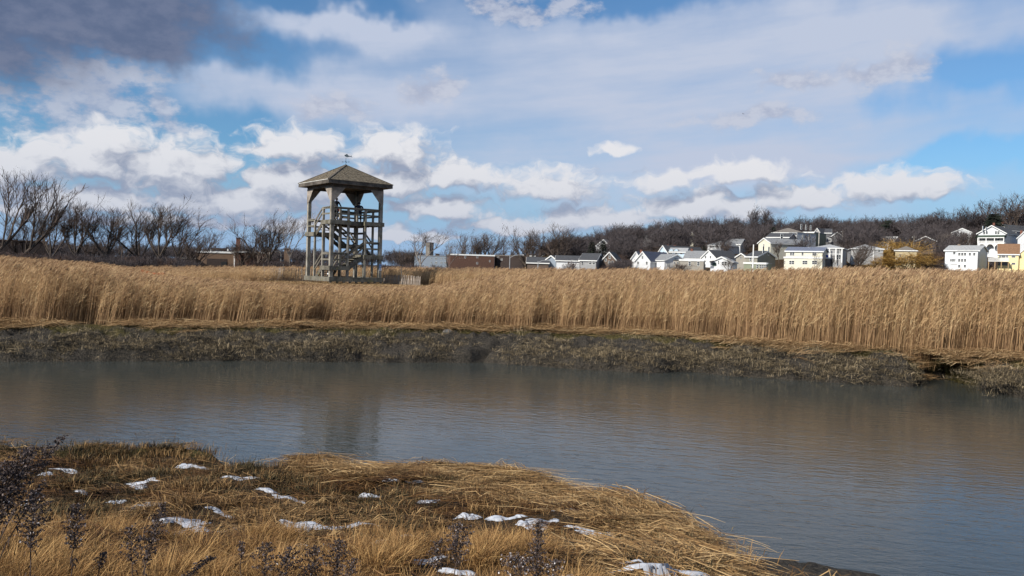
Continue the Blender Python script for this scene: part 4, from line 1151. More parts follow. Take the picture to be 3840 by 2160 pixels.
def grow(seed, h=12.0, fork=0.22, limbs=5, spread=0.5, wind=0.14, kids=(8, 7, 7), trunk_r=0.30, lean=(0, 0), up=0.35, twig_w=0.056, stems=1, droop=0.0, base_spread=0.3, twigs=5):
    r = random.Random(seed); tr, cr = MB(), MB()
    N = lambda v: v / max(np.linalg.norm(v), 1e-9)

    def line(p, d, L, seg, wob, upw, wnd):
        pts = [p]
        for _ in range(seg):
            d = N(d + np.array((r.gauss(0, wob) + wnd, r.gauss(0, wob), r.gauss(0, wob) + upw)))
            p = p + d * L / seg; pts.append(p)
        return np.array(pts), d

    def branch(p, d, L, rad, lev):
        seg = (5, 5, 4, 2)[min(lev, 3)]
        pts, dd = line(p, d, L, seg, (0.06, 0.10, 0.15, 0.16)[min(lev, 3)], (0.02, up * 0.35, up * 0.3, up * 0.25 - droop)[min(lev, 3)], wind * (0.05, 0.10, 0.20, 0.28)[min(lev, 3)])
        if lev <= 2:
            (tr if lev <= 1 else cr).tube(pts, np.linspace(rad, rad * (0.55 if lev == 0 else 0.25), len(pts)), (7, 5, 3)[lev], cap=False)
        else:
            a = r.uniform(0, 3.14)
            cr.ribbon(pts, [twig_w, twig_w * 0.8, twig_w * 0.4], (math.cos(a), math.sin(a), 0.3))
            for _ in range(twigs):
                t = r.uniform(0.35, 1.0); q = pts[0] + (pts[-1] - pts[0]) * t
                d2 = N(dd + np.array((r.gauss(0, .5) + wind * 0.5, r.gauss(0, .5), r.gauss(0.1, .4) - droop * 2)))
                cr.ribbon([q, q + d2 * L * r.uniform(0.35, 0.7)], [twig_w * 0.7, twig_w * 0.3], (math.cos(a + 1), math.sin(a + 1), 0.2))
            return
        n = limbs if lev == 0 else kids[lev - 1]
        for k in range(n):
            t = (r.uniform(0.72, 1.0) if lev == 0 else r.uniform(0.25, 1.0))
            i = t * (len(pts) - 1); i0 = min(int(i), len(pts) - 2); q = pts[i0] + (pts[i0 + 1] - pts[i0]) * (i - i0)
            a = k * 2.4 + r.uniform(-0.5, 0.5)
            sp_ = spread * r.uniform(0.6, 1.35) * (1.0, 0.9, 1.1)[lev]
            ax = N(pts[min(i0 + 1, len(pts) - 1)] - pts[i0])
            s1 = N(np.cross(ax, (0.3, 0.9, 0.1))); s2 = np.cross(ax, s1)
            d2 = N(ax * math.cos(sp_) + (s1 * math.cos(a) + s2 * math.sin(a)) * math.sin(sp_))
            Ls = {0: (h * (1 - fork)) * r.uniform(0.62, 0.95), 1: L * r.uniform(0.38, 0.62) * (1.15 - 0.45 * t), 2: L * r.uniform(0.45, 0.8)}[lev]
            branch(q, d2, Ls, rad * ((0.55, 0.45, 0.5)[lev]) * r.uniform(0.8, 1.1), lev + 1)
    for s in range(stems):
        a = s * 2.4 + r.random(); b = base_spread if stems > 1 else 0
        branch(np.array((math.cos(a) * b * 0.5, math.sin(a) * b * 0.5, -0.3)), N(np.array((lean[0] + math.cos(a) * b, lean[1] + math.sin(a) * b, 1.0))), h * fork * (1 + 0.25 * r.random()), trunk_r / math.sqrt(stems), 0)
    zt = float(np.percentile(np.concatenate(cr.v)[:, 2], 98.5))
    return tr, cr, zt


PROTO = {}
for nm, kw, bm, tm in (
    ('vase0', dict(seed=1, limbs=7, spread=0.46, fork=0.31), BARK, TWIG), ('vase1', dict(seed=2, limbs=5, spread=0.50, wind=0.2, fork=0.30), BARK, TWIG), ('vase2', dict(seed=3, limbs=6, spread=0.42, fork=0.33), BARK, TWIG), ('vase3', dict(seed=14, limbs=7, spread=0.55, fork=0.2), BARK, TWIG),
    ('lean', dict(seed=4, limbs=4, spread=0.42, fork=0.42, lean=(0.75, 0), wind=0.15, up=0.5, trunk_r=0.22, kids=(6, 6, 5), twigs=4), BARK, TWIG),
    ('slim', dict(seed=5, limbs=4, spread=0.28, fork=0.4, wind=0.2, trunk_r=0.13, kids=(6, 5, 4), twig_w=0.034), PALE, PTWIG),
    ('sparse', dict(seed=6, limbs=4, spread=0.40, fork=0.3, wind=0.5, kids=(7, 6, 5), twig_w=0.038), BARK, TWIG),
    ('hill0', dict(seed=7, limbs=7, spread=0.62, fork=0.2, kids=(8, 7, 7), wind=0.1, twig_w=0.10), BARK, HTWIG), ('hill1', dict(seed=8, limbs=7, spread=0.55, fork=0.25, kids=(8, 7, 7), wind=0.12, twig_w=0.10), BARK, HTWIG), ('hill2', dict(seed=9, limbs=6, spread=0.7, fork=0.18, kids=(8, 7, 7), wind=0.08, twig_w=0.10), BARK, HTWIG),
    ('tall', dict(seed=10, limbs=5, spread=0.30, fork=0.35, kids=(8, 7, 6), wind=0.25, twig_w=0.08), BARK, HTWIG),
    ('bush0', dict(seed=11, h=5, stems=5, limbs=4, fork=0.2, spread=0.5, kids=(5, 5, 5), trunk_r=0.12, wind=0.1, twig_w=0.05, base_spread=0.45), BARK, RTWIG),
    ('bush1', dict(seed=12, h=5, stems=6, limbs=4, fork=0.18, spread=0.6, kids=(5, 5, 5), trunk_r=0.12, wind=0.1, twig_w=0.05, base_spread=0.5), BARK, HTWIG),
    ('willow', dict(seed=13, h=6, stems=3, limbs=6, fork=0.2, spread=0.75, kids=(7, 7, 7), trunk_r=0.2, wind=0.05, twig_w=0.05, droop=0.18, up=0.2), BARK, WILLOW)):
    tr, cr, zt = grow(**kw)
    PROTO[nm] = (tr.mesh('trunk', bm), cr.mesh('crown', tm), zt)


def conifer(seed, h=10.0, rad=2.4, flat=False):
    r = random.Random(seed); tr, cr = MB(), MB()
    tr.tube([(0, 0, -0.3), (0, 0, h * 0.5), (0, 0, h)], [0.2, 0.12, 0.02], 6)
    z = h * 0.1
    while z < h * 0.98:
        R_ = rad * (1 - z / h) ** 0.8 + 0.15
        for k in range(9):
            a = r.uniform(0, 6.28); L = R_ * r.uniform(0.6, 1.1); d = np.array((math.cos(a), math.sin(a), 0))
            for q in range(6):
                t = r.uniform(0.15, 1.0); c_ = np.array((0, 0, z)) + d * L * t + (0, 0, -L * 0.28 * t * t)
                sd_ = np.array((-d[1], d[0], 0)) * r.choice((-1, 1)) + d * 0.6 + (0, 0, -0.25)
                l2 = (0.5 + 0.2 * r.random()) * (1.1 - 0.5 * t)
                cr.ribbon([c_, c_ + sd_ * l2 * 0.5 + (0, 0, .04), c_ + sd_ * l2], [0.16, 0.2, 0.05], (0.3 * d[0], 0.3 * d[1], 0.9), r.random())
        z += h * 0.035
    return tr.mesh('trunk', BARK), cr.mesh('crown', NEEDLE), h


PROTO['spruce'] = conifer(21); PROTO['cypress'] = conifer(22, 8.0, 2.6)


def tree(label, px, py_top, Y, proto, group, w=1.0, cat='tree', name='bare_tree', rz=None, base_drop=0.0):
    q = at(px, py_top, Y); zb = float(height(q.x, q.y)) - base_drop
    tme, cme, zt = PROTO[proto]
    s_ = (q.z - zb) / zt
    t = thing(name, label, cat, (q.x, q.y, zb), rng.uniform(-0.35, 0.35) if rz is None else rz, group)
    w *= 1.3; t.scale = (s_ * w, s_ * w * rng.choice((-1, 1)), s_)
    obj('trunk', tme, t); obj('crown', cme, t)
    return t


GL, GM_, GR, GH = 'bare trees in a row behind the reeds', 'bare trees behind the brick garage', 'bare trees behind the brown brick block', 'bare trees along the hill skyline'
tree('big bare tree leaning toward the row at the frame edge', 8, 655, 140, 'lean', GL, 1.0, rz=0.0)
tree('bare leaning tree cut off by the frame edge', -95, 640, 138, 'lean', GL, 0.9, rz=0.1)
for lb, px, py, Y, pr, w in (
    ('first full bare tree after the big leaning one', 197, 768, 150, 'vase1', 1.0), ('second full bare tree after the big leaning one', 283, 766, 151, 'vase0', 0.95),
    ('bare tree in the middle of the row, third after the leaning one', 398, 767, 150, 'vase2', 1.05), ('fourth full bare tree in the row after the leaning one', 529, 775, 152, 'vase1', 0.95),
    ('clean-trunked bare tree, fifth in the row after the leaning one', 600, 768, 148, 'vase0', 1.0), ('thin windswept bare tree, next to last of the row', 668, 785, 150, 'sparse', 0.95),
    ('short bare tree ending the row beside the brick garage', 728, 862, 146, 'vase3', 1.15), ('small bare tree between the leaning tree and the row', 95, 792, 155, 'vase3', 0.9),
    ('low bare tree behind the middle of the row', 460, 868, 165, 'sparse', 1.1), ('low dark bare tree behind the second tree of the row', 345, 880, 168, 'vase3', 1.1)):
    tree(lb, px, py, Y, pr, GL, w)
for lb, px, py, Y, pr, w in (
    ('broad bare tree with forked trunk behind the brick garage chimney', 970, 835, 168, 'vase3', 1.25), ('bare tree bent by wind in front of the garage wing', 1012, 803, 166, 'sparse', 0.9), ('slender pale tree just before the tower', 1092, 805, 165, 'slim', 1.3), ('small bare tree leaning off the garage chimney', 900, 885, 172, 'vase1', 1.1)):
    tree(lb, px, py, Y, pr, GM_, w)
for lb, px, py, Y, pr, w in (
    ('pale bare tree in front of the tall square chimney stack', 1580, 862, 190, 'slim', 1.9), ('thin pale sapling between the blue-grey block and the brown block', 1680, 905, 200, 'slim', 1.3), ('leaning sparse tree over the near end of the brown block', 1748, 872, 238, 'sparse', 0.8),
    ('bare tree rising behind the middle of the brown block', 1774, 880, 240, 'vase2', 0.9), ('round bare tree behind the far end of the brown block', 1824, 874, 240, 'vase0', 1.1), ('thin crooked tree behind the dark flat building', 1896, 884, 240, 'sparse', 0.9),
    ('bare tree behind the lamp post, first of the next clump', 1978, 860, 230, 'vase2', 0.9), ('bare tree with long outer limbs behind the dark roofs', 2003, 866, 228, 'vase1', 1.0), ('largest bare tree before the hill, swept by wind', 2100, 845, 225, 'vase1', 1.25),
    ('bare tree filling behind the largest windswept tree', 2062, 880, 232, 'vase3', 1.0), ('dense bare tree over the low white house', 2140, 868, 240, 'hill1', 1.0), ('small grey tree at the end of the blue-grey block', 1515, 930, 210, 'vase3', 1.0)):
    tree(lb, px, py, Y, pr, GR, w)
HT = [(2350, 862, 330, 'hill0', 1.2, 'bare tree at the low start of the hill skyline'), (2560, 842, 335, 'hill1', 1.1, 'bare tree beside the red roof on the ridge'), (2600, 830, 330, 'hill0', 1.0, 'tallest bare tree beside the red roof on the ridge'), (2640, 850, 335, 'hill2', 1.0, 'bare tree ending the clump by the red roof'),
      (2690, 838, 335, 'hill1', 1.0, 'bare tree on the ridge before the tan gable'), (2735, 826, 340, 'hill0', 0.9, 'bare tree behind the tan gable on the ridge'), (2780, 838, 338, 'hill2', 0.9, 'low bare tree past the tan gable on the ridge'),
      (2830, 784, 320, 'tall', 0.9, 'tall pale-limbed tree, first of the two tallest on the ridge'), (2876, 788, 322, 'tall', 1.0, 'tall pale-limbed tree, second of the two tallest on the ridge'), (2915, 826, 325, 'hill1', 0.9, 'bare tree behind the hip-roofed triple decker'), (2965, 838, 330, 'hill0', 0.8, 'small bare tree over the triple decker roof'),
      (3020, 822, 330, 'hill2', 0.95, 'rounded bare tree over the green-grey flat house'), (3050, 838, 332, 'hill0', 0.8, 'bare tree left of the umbrella-shaped one'), (3100, 820, 335, 'hill2', 1.2, 'umbrella-shaped bare tree over the charcoal houses'), (3140, 845, 335, 'hill1', 0.9, 'low bare tree under the umbrella-shaped one'),
      (3190, 812, 330, 'sparse', 0.9, 'spindly bare tree above the rusty brown thicket'), (3285, 822, 340, 'tall', 0.8, 'thin bare tree beside the leaning pine'), (3352, 820, 345, 'hill2', 1.1, 'round bare tree between the leaning pine and the spire'),
      (3450, 812, 330, 'hill0', 1.1, 'bare tree just past the spire'), (3490, 802, 325, 'hill1', 1.1, 'dense bare tree, second past the spire'), (3545, 800, 325, 'hill2', 1.0, 'bare tree above the white three-storey house'), (3580, 792, 325, 'hill0', 1.0, 'rounded bare tree over the half-hidden white gable'),
      (3635, 790, 322, 'hill1', 1.0, 'round bare tree before the porch house'), (3672, 798, 320, 'hill2', 0.9, 'bare tree behind the porch house ridge'), (3715, 775, 315, 'hill0', 1.0, 'bare tree over the porch house chimney'), (3765, 760, 300, 'hill1', 1.1, 'tall bare tree behind the grey gable'), (3825, 732, 280, 'vase1', 1.15, 'tallest bare tree at the hill end of the frame'), (3880, 745, 285, 'hill0', 1.1, 'bare tree cut by the hill end of the frame')]
for px, py, Y, pr, w, lb in HT: tree(lb, px, py, Y, pr, GH, w)
GY = 'bare trees among the houses'
for lb, px, py, Y, pr, w in (
    ('crooked dark tree before the grey slate-roofed house', 2712, 900, 232, 'vase3', 1.0), ('dark bare tree beside the white cottage', 2736, 965, 188, 'vase1', 0.9), ('bare tree beside the cream gabled house', 2925, 905, 225, 'vase2', 0.8), ('slender bare tree before the long cream house', 3062, 945, 186, 'sparse', 0.7),
    ('spreading dark tree before the grey house with white posts', 3225, 900, 205, 'vase3', 1.15), ('dark tree at the reeds before the grey white-trimmed house', 3215, 945, 192, 'vase0', 0.9), ('big rusty bare tree in the middle of the hill', 3225, 850, 262, 'hill0', 1.3), ('slim pale tree above the white three-storey house', 3534, 868, 232, 'slim', 1.0),
    ('bare tree before the half-hidden white gable', 3590, 868, 262, 'vase3', 1.0), ('bare tree beside the half-hidden white gable', 3625, 872, 260, 'vase0', 0.8), ('bare tree at the edge of the rusty thicket', 3165, 868, 255, 'hill1', 1.0), ('bare tree over the white flat-roofed house', 3300, 862, 270, 'hill2', 1.0), ('bare dark tree before the tan house in yellow willow', 3125, 960, 200, 'vase1', 0.7), ('bare tree in the gap beside the brown gable', 3420, 850, 275, 'hill1', 0.9), ('bare tree before the taupe flat-roofed house', 2555, 990, 186, 'bush0', 1.3)):
    tree(lb, px, py, Y, pr, GY, w)
tree('dark spruce before the small white gable on the hill', 2220, 905, 225, 'spruce', 'conifers on the hill', 1.1, name='spruce_tree')
tree('second dark spruce beside the brown shingled house', 2262, 900, 228, 'spruce', 'conifers on the hill', 1.05, name='spruce_tree')
tree('small dark conifer between the grey roof and white gable', 2642, 920, 225, 'spruce', 'conifers on the hill', 0.9, name='spruce_tree')
tree('dark bushy evergreen beside the porch house chimney', 3728, 800, 268, 'cypress', 'conifers on the hill', 1.3, name='evergreen_tree')
tree('low dark evergreen by the triple decker', 2895, 850, 300, 'cypress', 'conifers on the hill', 1.5, name='evergreen_tree')
tree('yellow willow above the tan house', 3375, 905, 232, 'willow', 'yellow willows', 1.5, name='willow_tree')
tree('yellow willow spreading low before the tan house', 3410, 952, 200, 'willow', 'yellow willows', 2.2, name='willow_tree')
tree('small yellow willow at the foot of the tan house', 3330, 965, 202, 'willow', 'yellow willows', 1.6, name='willow_tree')
# wind-flagged pine on the ridge: foliage streams to one side
pq = at(3308, 832, 335); pz = float(height(pq.x, pq.y)); ph = pq.z - pz
pn = thing('pine_tree', 'leaning flag-shaped dark pine on the hill skyline', 'tree', (pq.x, pq.y, pz))
MB().tube([(-2.2, 0, -0.3), (-1.5, 0, ph * .5), (0, 0, ph * 0.8), (1.5, 0, ph)], [0.3, 0.22, 0.15, 0.05], 6).build('trunk', BARK, pn)
mb = MB()
for k in range(420):
    b = rng.choice(((-0.6, 0.55, 1.6), (0.6, 0.78, 2.2), (1.9, 0.98, 1.6)))
    c_ = np.array((b[0] + rng.gauss(0.4, b[2] * 0.5), rng.gauss(0, 0.7), ph * b[1] + rng.gauss(0, 0.35) + 0.2))
    d = np.array((rng.uniform(0.2, 1), rng.gauss(0, .5), rng.uniform(-0.1, 0.4)))
    mb.ribbon([c_, c_ + d * 0.5, c_ + d], [0.12, 0.2, 0.04], (0, 0.4, 0.8), rng.random())
mb.build('crown', NEEDLE, pn)


# ------------------------------------------------------------------ houses and other buildings
def crop(n, x, y):
    ox, oy, k = {3: (2300, 780, 2576 / 600), 4: (2840, 780, 2576 / 600), 5: (3300, 720, 2445 / 540), 6: (1400, 820, 2.576), 7: (600, 780, 2576 / 600), 8: (0, 620, 2520 / 800)}[n]
    return ox + x / k, oy + y / k


def siding(name, c_, lap=0.16):
    key = 'siding_' + name
    if key in MATS: return MATS[key]
    m, nt, bs = new_mat(key)
    p = coords(nt)
    w = nt.nodes.new('ShaderNodeTexWave'); w.wave_type = 'BANDS'; w.bands_direction = 'Z'; w.wave_profile = 'SAW'
    nt.links.new(p.s, w.inputs['Vector']); w.inputs['Scale'].default_value = 1 / lap / 2
    n = noise(nt, p, 0.8, 4, 0.5)
    set_col(nt, bs, mixcol(nt, n.ramp(0.35, 0.7) * 0.5, c_, tuple(k * 0.82 for k in c_)))
    bs.inputs['Roughness'].default_value = 0.7
    bump(nt, bs, S(nt, w.outputs[1]), 0.35, 0.03)
    MATS[key] = m
    return m


def brickish(name, c_): return M('brick_' + name, c_, tuple(k * 0.6 for k in c_), scale=6, stretch=(1, 1, 2.5), rough=0.9)
def roofing(name, c_): return M('roofing_' + name, c_, tuple(k * 0.75 for k in c_), scale=2.5, stretch=(1, 1, 3), rough=0.9)


TRIM = M('white_trim', (0.74, 0.74, 0.72), (0.66, 0.66, 0.64), rough=0.6)
GLASS = None
m, nt, bs = new_mat('window_glass')
set_col(nt, bs, mixcol(nt, noise(nt, coords(nt), 1.2, 2, 0.5).ramp(0.4, 0.6), (0.02, 0.024, 0.03), (0.05, 0.055, 0.06)))
bs.inputs['Roughness'].default_value = 0.08; GLASS = m
mb = MB()
for a, b in (((-.5, -.5), (-.42, .5)), ((.42, -.5), (.5, .5)), ((-.42, .43), (.42, .5)), ((-.42, -.5), (.42, -.42)), ((-.42, -.03), (.42, .03))):
    mb.span((a[0], -0.05, a[1]), (b[0], 0.03, b[1]))
WIN_ME = mb.mesh('window', TRIM)
PANE_ME = MB().span((-.43, -0.012, -.43), (.43, 0.02, .43)).mesh('pane', GLASS)
mb = MB()
for a, b in (((-.5, -.5), (-.44, .5)), ((.44, -.5), (.5, .5)), ((-.44, .44), (.44, .5)), ((-.44, -.5), (.44, -.44))):
    mb.span((a[0], -0.05, a[1]), (b[0], 0.03, b[1]))
BARE_ME = mb.mesh('window', M('dark_trim', (0.10, 0.09, 0.08)))


def window(t, x, z, w, h, face='front', W_=0, D_=0, dark=False):
    o = obj('window', BARE_ME if dark else WIN_ME, t); o.scale = (w, 1, h)
    if face == 'front': o.location = (x, -0.02, z)
    elif face == 'right': o.location = (W_ + 0.02, x, z); o.rotation_euler = (0, 0, math.pi / 2)
    else: o.location = (-0.02, x, z); o.rotation_euler = (0, 0, -math.pi / 2)
    obj('pane', PANE_ME, o)
    return o


FRONTS = []


class House:
    """a house drawn by the photograph's corners of its front; local x runs along the front, y into it, z up"""
    def __init__(self, label, cr, x0, x1, yr, ye, yb, Y, wall, roof, kind='gf', dep=8.0, rel=0.0, name='house', cat='house', group=None, over=0.3, ridge=None, trim=True, below=4.0):
        self.cr = cr
        (p0, e0), (p1, _) = crop(cr, x0, yb), crop(cr, x1, yb)
        az = math.atan2(ray((p0 + p1) / 2, e0)[0], ray((p0 + p1) / 2, e0)[1])
        rz = -az - R(rel); self.c, self.s = math.cos(rz), math.sin(rz)
        o = at(p0, e0, Y); self.o = o
        self.W = W = self.lx(p1, e0); self.D = dep
        self.e = e = self.lz(x0, ye) if kind != 'gf' else self.lz((x0 + x1) / 2, ye)
        self.r = r = self.lz((x0 + x1) / 2, yr) if kind == 'gf' else self.lz((x0 + x1) / 2, yr, dep / 2)
        self.t = t = thing(name, label, cat, o, rz, group)
        b = -below
        self.wm, self.rm = wall, roof
        FRONTS.append((p0, p1 + (25 if rel > 25 else 0), Y, 0.15 if 'hidden' in label or 'trees' in label else 0.08 if cr == 7 else 0.22 if cr in (6, 8) else 0.5 if Y > 299 else 0.10 if Y > 255 else 0.03))
        mb = MB()
        rx = W * (0.5 if ridge is None else ridge)
        if kind == 'gf':
            mb.prism([(0, 0, b), (W, 0, b), (W, 0, e), (rx, 0, r), (0, 0, e)], (0, 0, 0), (0, dep, 0))
        elif kind == 'gs':
            mb.prism([(0, 0, b), (0, 0, e), (0, dep / 2, r), (0, dep, e), (0, dep, b)], (0, 0, 0), (W, 0, 0))
        else:
            mb.span((0, 0, b), (W, dep, e))
        mb.build('wall', wall, t)
        h = 0.16
        if kind == 'gf':
            for xa, za, nm in ((0, e, -1), (W, e, 1)):
                sl = (r - e) / (rx - xa); xo = xa + nm * over; zo = za + sl * nm * over
                mb = MB().prism([(xo, -over, zo + 0.03), (rx, -over, r + 0.03), (rx, -over, r + h + .03), (xo, -over, zo + h + .03)], (0, 0, 0), (0, dep + 2 * over, 0))
                self.roof = mb.build('roof', roof, t)
                if trim: MB().prism([(xo, -over - 0.05, zo - 0.16), (rx, -over - 0.05, r - 0.16), (rx, -over - 0.05, r + h * .9), (xo, -over - 0.05, zo + h * .9)], (0, 0, 0), (0, 0.06, 0)).build('bargeboard', TRIM, self.roof)
                if trim: MB().bar((xo, -over, zo - 0.03), (xo, dep + over, zo - 0.03), 0.10, 0.18).build('gutter', TRIM, self.roof)
        elif kind == 'gs':
            for ya, nm in ((0, -1), (dep, 1)):
                sl = (r - e) / (dep / 2 - ya); yo = ya + nm * over; zo = e + sl * nm * over
                self.roof = MB().prism([(-over, yo, zo + .03), (-over, dep / 2, r + .03), (-over, dep / 2, r + h + .03), (-over, yo, zo + h + .03)], (0, 0, 0), (W + 2 * over, 0, 0)).build('roof', roof, t)
                if trim and nm < 0: MB().bar((-over, yo - .04, zo), (W + over, yo - .04, zo), 0.10, 0.26).build('gutter', TRIM, self.roof)
                if trim:
                    for xs_ in (-over - .04, W + over - .02):
                        MB().prism([(xs_, yo, zo - .14), (xs_, dep / 2, r - .14), (xs_, dep / 2, r + h), (xs_, yo, zo + h)], (0, 0, 0), (0.06, 0, 0)).build('bargeboard', TRIM, self.roof)
        elif kind == 'hip':
            k = min(W, dep) / 2 * 0.95; a = over
            mb = MB().add([(-a, -a, e + .02), (W + a, -a, e + .02), (W + a, dep + a, e + .02), (-a, dep + a, e + .02), (k, dep / 2, r), (max(W - k, k + .05), dep / 2, r)], [(0, 1, 5, 4), (1, 2, 5), (2, 3, 4, 5), (3, 0, 4), (3, 2, 1, 0)])
            self.roof = mb.build('roof', roof, t)
            if trim:
                for q0, q1 in (((-a, -a), (W + a, -a)), ((W + a, -a), (W + a, dep + a)), ((-a, -a), (-a, dep + a))):
                    MB().bar((*q0, e - 0.06), (*q1, e - 0.06), 0.12, 0.22).build('gutter', TRIM, self.roof)
        else:
            self.roof = MB().span((-.12, -.12, e + .01), (W + .12, dep + .12, e + .22)).build('roof', roof, t)
            if trim: MB().span((-.16, -.16, e - .12), (W + .16, -.125, e + .26)).build('coping', TRIM, self.roof)

    def lx(self, px, py, y=0.0):
        rx, ry, _ = ray(px, py); k = rx / ry
        ox, oy = self.o.x - self.s * y, self.o.y + self.c * y
        return (k * oy - ox) / (self.c - k * self.s)

    def lz(self, cx, cy, y=0.0):
        px, py = crop(self.cr, cx, cy); x = self.lx(px, py, y)
        return at(px, py, self.o.y + x * self.s + y * self.c).z - self.o.z

    def pt(self, cx, cy, y=0.0):
        px, py = crop(self.cr, cx, cy); return self.lx(px, py, y), self.lz(cx, cy, y)

    def win(self, *items, dark=False):
        """items: (crop x, crop y, width, height) of windows on the front, width and height in crop pixels"""
        for cx, cy, w, h in items:
            x, z = self.pt(cx, cy); k = self.o.y / FPX / {3: 4.293, 4: 4.293, 5: 4.528, 6: 2.576, 7: 4.293, 8: 3.15}[self.cr]
            window(self.t, x, z, w * k, h * k, dark=dark)
        return self

    def side(self, *items, face='right', dark=False):
        """items: (fraction of the depth, height in metres, width, height)"""
        for f, z, w, h in items: window(self.t, f * self.D, z, w, h, face, self.W, self.D, dark)
        return self

    def chimney(self, cx, cy, mat=None, w=0.6, h=1.6, y=None):
        y = self.D / 2 if y is None else y
        x, z = self.pt(cx, cy, y)
        o = MB().box((x, y, z - h / 2), (w, w, h)).build('chimney', mat or brickish('red', (0.20, 0.085, 0.06)), self.roof)
        MB().box((x, y, z + 0.06), (w * 1.15, w * 1.15, 0.12)).build('chimney', mat or MATS['brick_red'], self.roof)
        return self

    def box(self, name, mat, x0, y0, x1, y1, d0, d1):
        """a box from crop corners (x0, y0)-(x1, y1) at depths d0..d1"""
        a, b = self.pt(x0, y0, d0), self.pt(x1, y1, d0)
        return MB().span((a[0], d0, a[1]), (b[0], d1, b[1])).build(name, mat, self.t)

    def dormer(self, cx, cy, w, h, mat=None):
        y = self.D * 0.12
        x, z = self.pt(cx, cy, y); k = self.o.y / FPX / 4.4; w, h = w * k, h * k
        o = MB().prism([(x - w / 2, y - .6, z - h / 2), (x + w / 2, y - .6, z - h / 2), (x + w / 2, y - .6, z + h * .25), (x, y - .6, z + h * .6), (x - w / 2, y - .6, z + h * .25)], (0, 0, 0), (0, 2.6, 0)).build('dormer', mat or self.wm, self.t)
        for s_ in (-1, 1):
            MB().prism([(x + s_ * (w / 2 + .2), y - .75, z + h * .17), (x, y - .75, z + h * .62), (x, y - .75, z + h * .72), (x + s_ * (w / 2 + .2), y - .75, z + h * .27)], (0, 0, 0), (0, 2.7, 0)).build('dormer_roof', self.rm, o)
        wd = obj('window', WIN_ME, o); wd.location = (x, y - .62, z - h * .05); wd.scale = (w * .55, 1, h * .5)
        return self


def merge(main, extra):
    """extra is a wing of the same house: hand its parts over"""
    mx = lambda t: Matrix.Translation(t.location) @ Matrix.Rotation(t.rotation_euler.z, 4, 'Z')
    rel_ = mx(main.t).inverted() @ mx(extra.t)
    for ch in list(extra.t.children):
        ch.parent = main.t; ch.matrix_parent_inverse = rel_
    bpy.data.objects.remove(extra.t)


WHITE = siding('white', (0.66, 0.67, 0.68)); CREAM = siding('cream', (0.64, 0.61, 0.49)); PGREY = siding('pale_grey', (0.56, 0.57, 0.58)); BLUE = siding('light_blue', (0.48, 0.60, 0.70))
TAUPE = siding('taupe', (0.30, 0.275, 0.235)); OLIVE = siding('olive_grey', (0.24, 0.23, 0.19)); YEL = siding('yellow', (0.80, 0.66, 0.34)); GREEN = siding('green_grey', (0.22, 0.24, 0.17)); CHAR = siding('charcoal', (0.10, 0.10, 0.105))
MGREY = siding('mid_grey', (0.30, 0.30, 0.30)); TANS = siding('tan', (0.42, 0.34, 0.20)); BRN = siding('brown', (0.11, 0.075, 0.055)); BGREY = siding('blue_grey', (0.21, 0.25, 0.30))
R_GREY = roofing('grey', (0.25, 0.255, 0.26)); R_LGREY = roofing('light_grey', (0.38, 0.385, 0.385)); R_DARK = roofing('dark', (0.07, 0.072, 0.078)); R_NAVY = roofing('navy', (0.055, 0.065, 0.10)); R_SLATE = roofing('slate_blue', (0.16, 0.18, 0.24))
R_BROWN = roofing('brown', (0.24, 0.135, 0.075)); R_RED = roofing('red', (0.20, 0.055, 0.035)); R_GREEN = roofing('green', (0.06, 0.085, 0.065)); R_TAUPE = roofing('taupe', (0.20, 0.175, 0.15))
BR_TAN = brickish('tan', (0.19, 0.125, 0.085)); BR_BRN = brickish('brown', (0.115, 0.062, 0.045)); BR_DARK = brickish('dark', (0.055, 0.04, 0.035)); BR_RED = brickish('red', (0.20, 0.085, 0.06))
GH_ = 'houses on and below the hill'

# -- lower row, from the middle of the picture to the right
House('small white gable with grey roof at the start of the lower row', 3, 290, 425, 705, 805, 960, 216, WHITE, R_GREY, 'gf', 9, 12, group=GH_).win((350, 840, 22, 40)).chimney(450, 680)
House('pale grey cape house with navy roof and two white dormers', 3, 355, 592, 706, 850, 960, 205, PGREY, R_NAVY, 'gf', 9.5, 38, group=GH_).win((470, 797, 34, 48), (400, 885, 40, 50), (540, 888, 40, 55)).side((.3, 1.0, 1.2, 1.6), (.7, 1.0, 1.2, 1.6))
m_blue = House('light blue house with dark roof, two red chimneys and dormers', 3, 700, 892, 606, 745, 900, 236, BLUE, R_DARK, 'gf', 17, 40, group=GH_).win((750, 722, 26, 42), (812, 722, 26, 42)).chimney(893, 600, y=5).chimney(998, 606, y=9)
x_blue = House('low blue wing with pale roof joined behind the white gable', 3, 905, 1165, 650, 705, 860, 232, BLUE, R_LGREY, 'gs', 6, 8, group=GH_).win((930, 722, 40, 36), (1012, 722, 40, 36), (1092, 724, 40, 40)).dormer(935, 690, 60, 60).dormer(1015, 690, 60, 60)
House('white gabled house with broad grey roof slope facing the reeds', 3, 820, 1150, 748, 845, 980, 200, WHITE, R_GREY, 'gf', 12, -38, group=GH_, ridge=0.58).win((993, 817, 22, 34), (1022, 817, 22, 34), (865, 915, 24, 40), (892, 915, 24, 40))
House('white house with wide mid-grey roof behind the taupe one', 3, 1135, 1425, 698, 812, 930, 216, WHITE, R_GREY, 'gs', 9, 10, group=GH_).chimney(1265, 664)
m_taupe = House('taupe flat-roofed single-storey house with white fascia', 3, 1062, 1450, 832, 842, 985, 194, TAUPE, R_LGREY, 'flat', 9, 4, group=GH_).win((1228, 897, 38, 70), (1368, 897, 38, 70), (1312, 885, 8, 50))
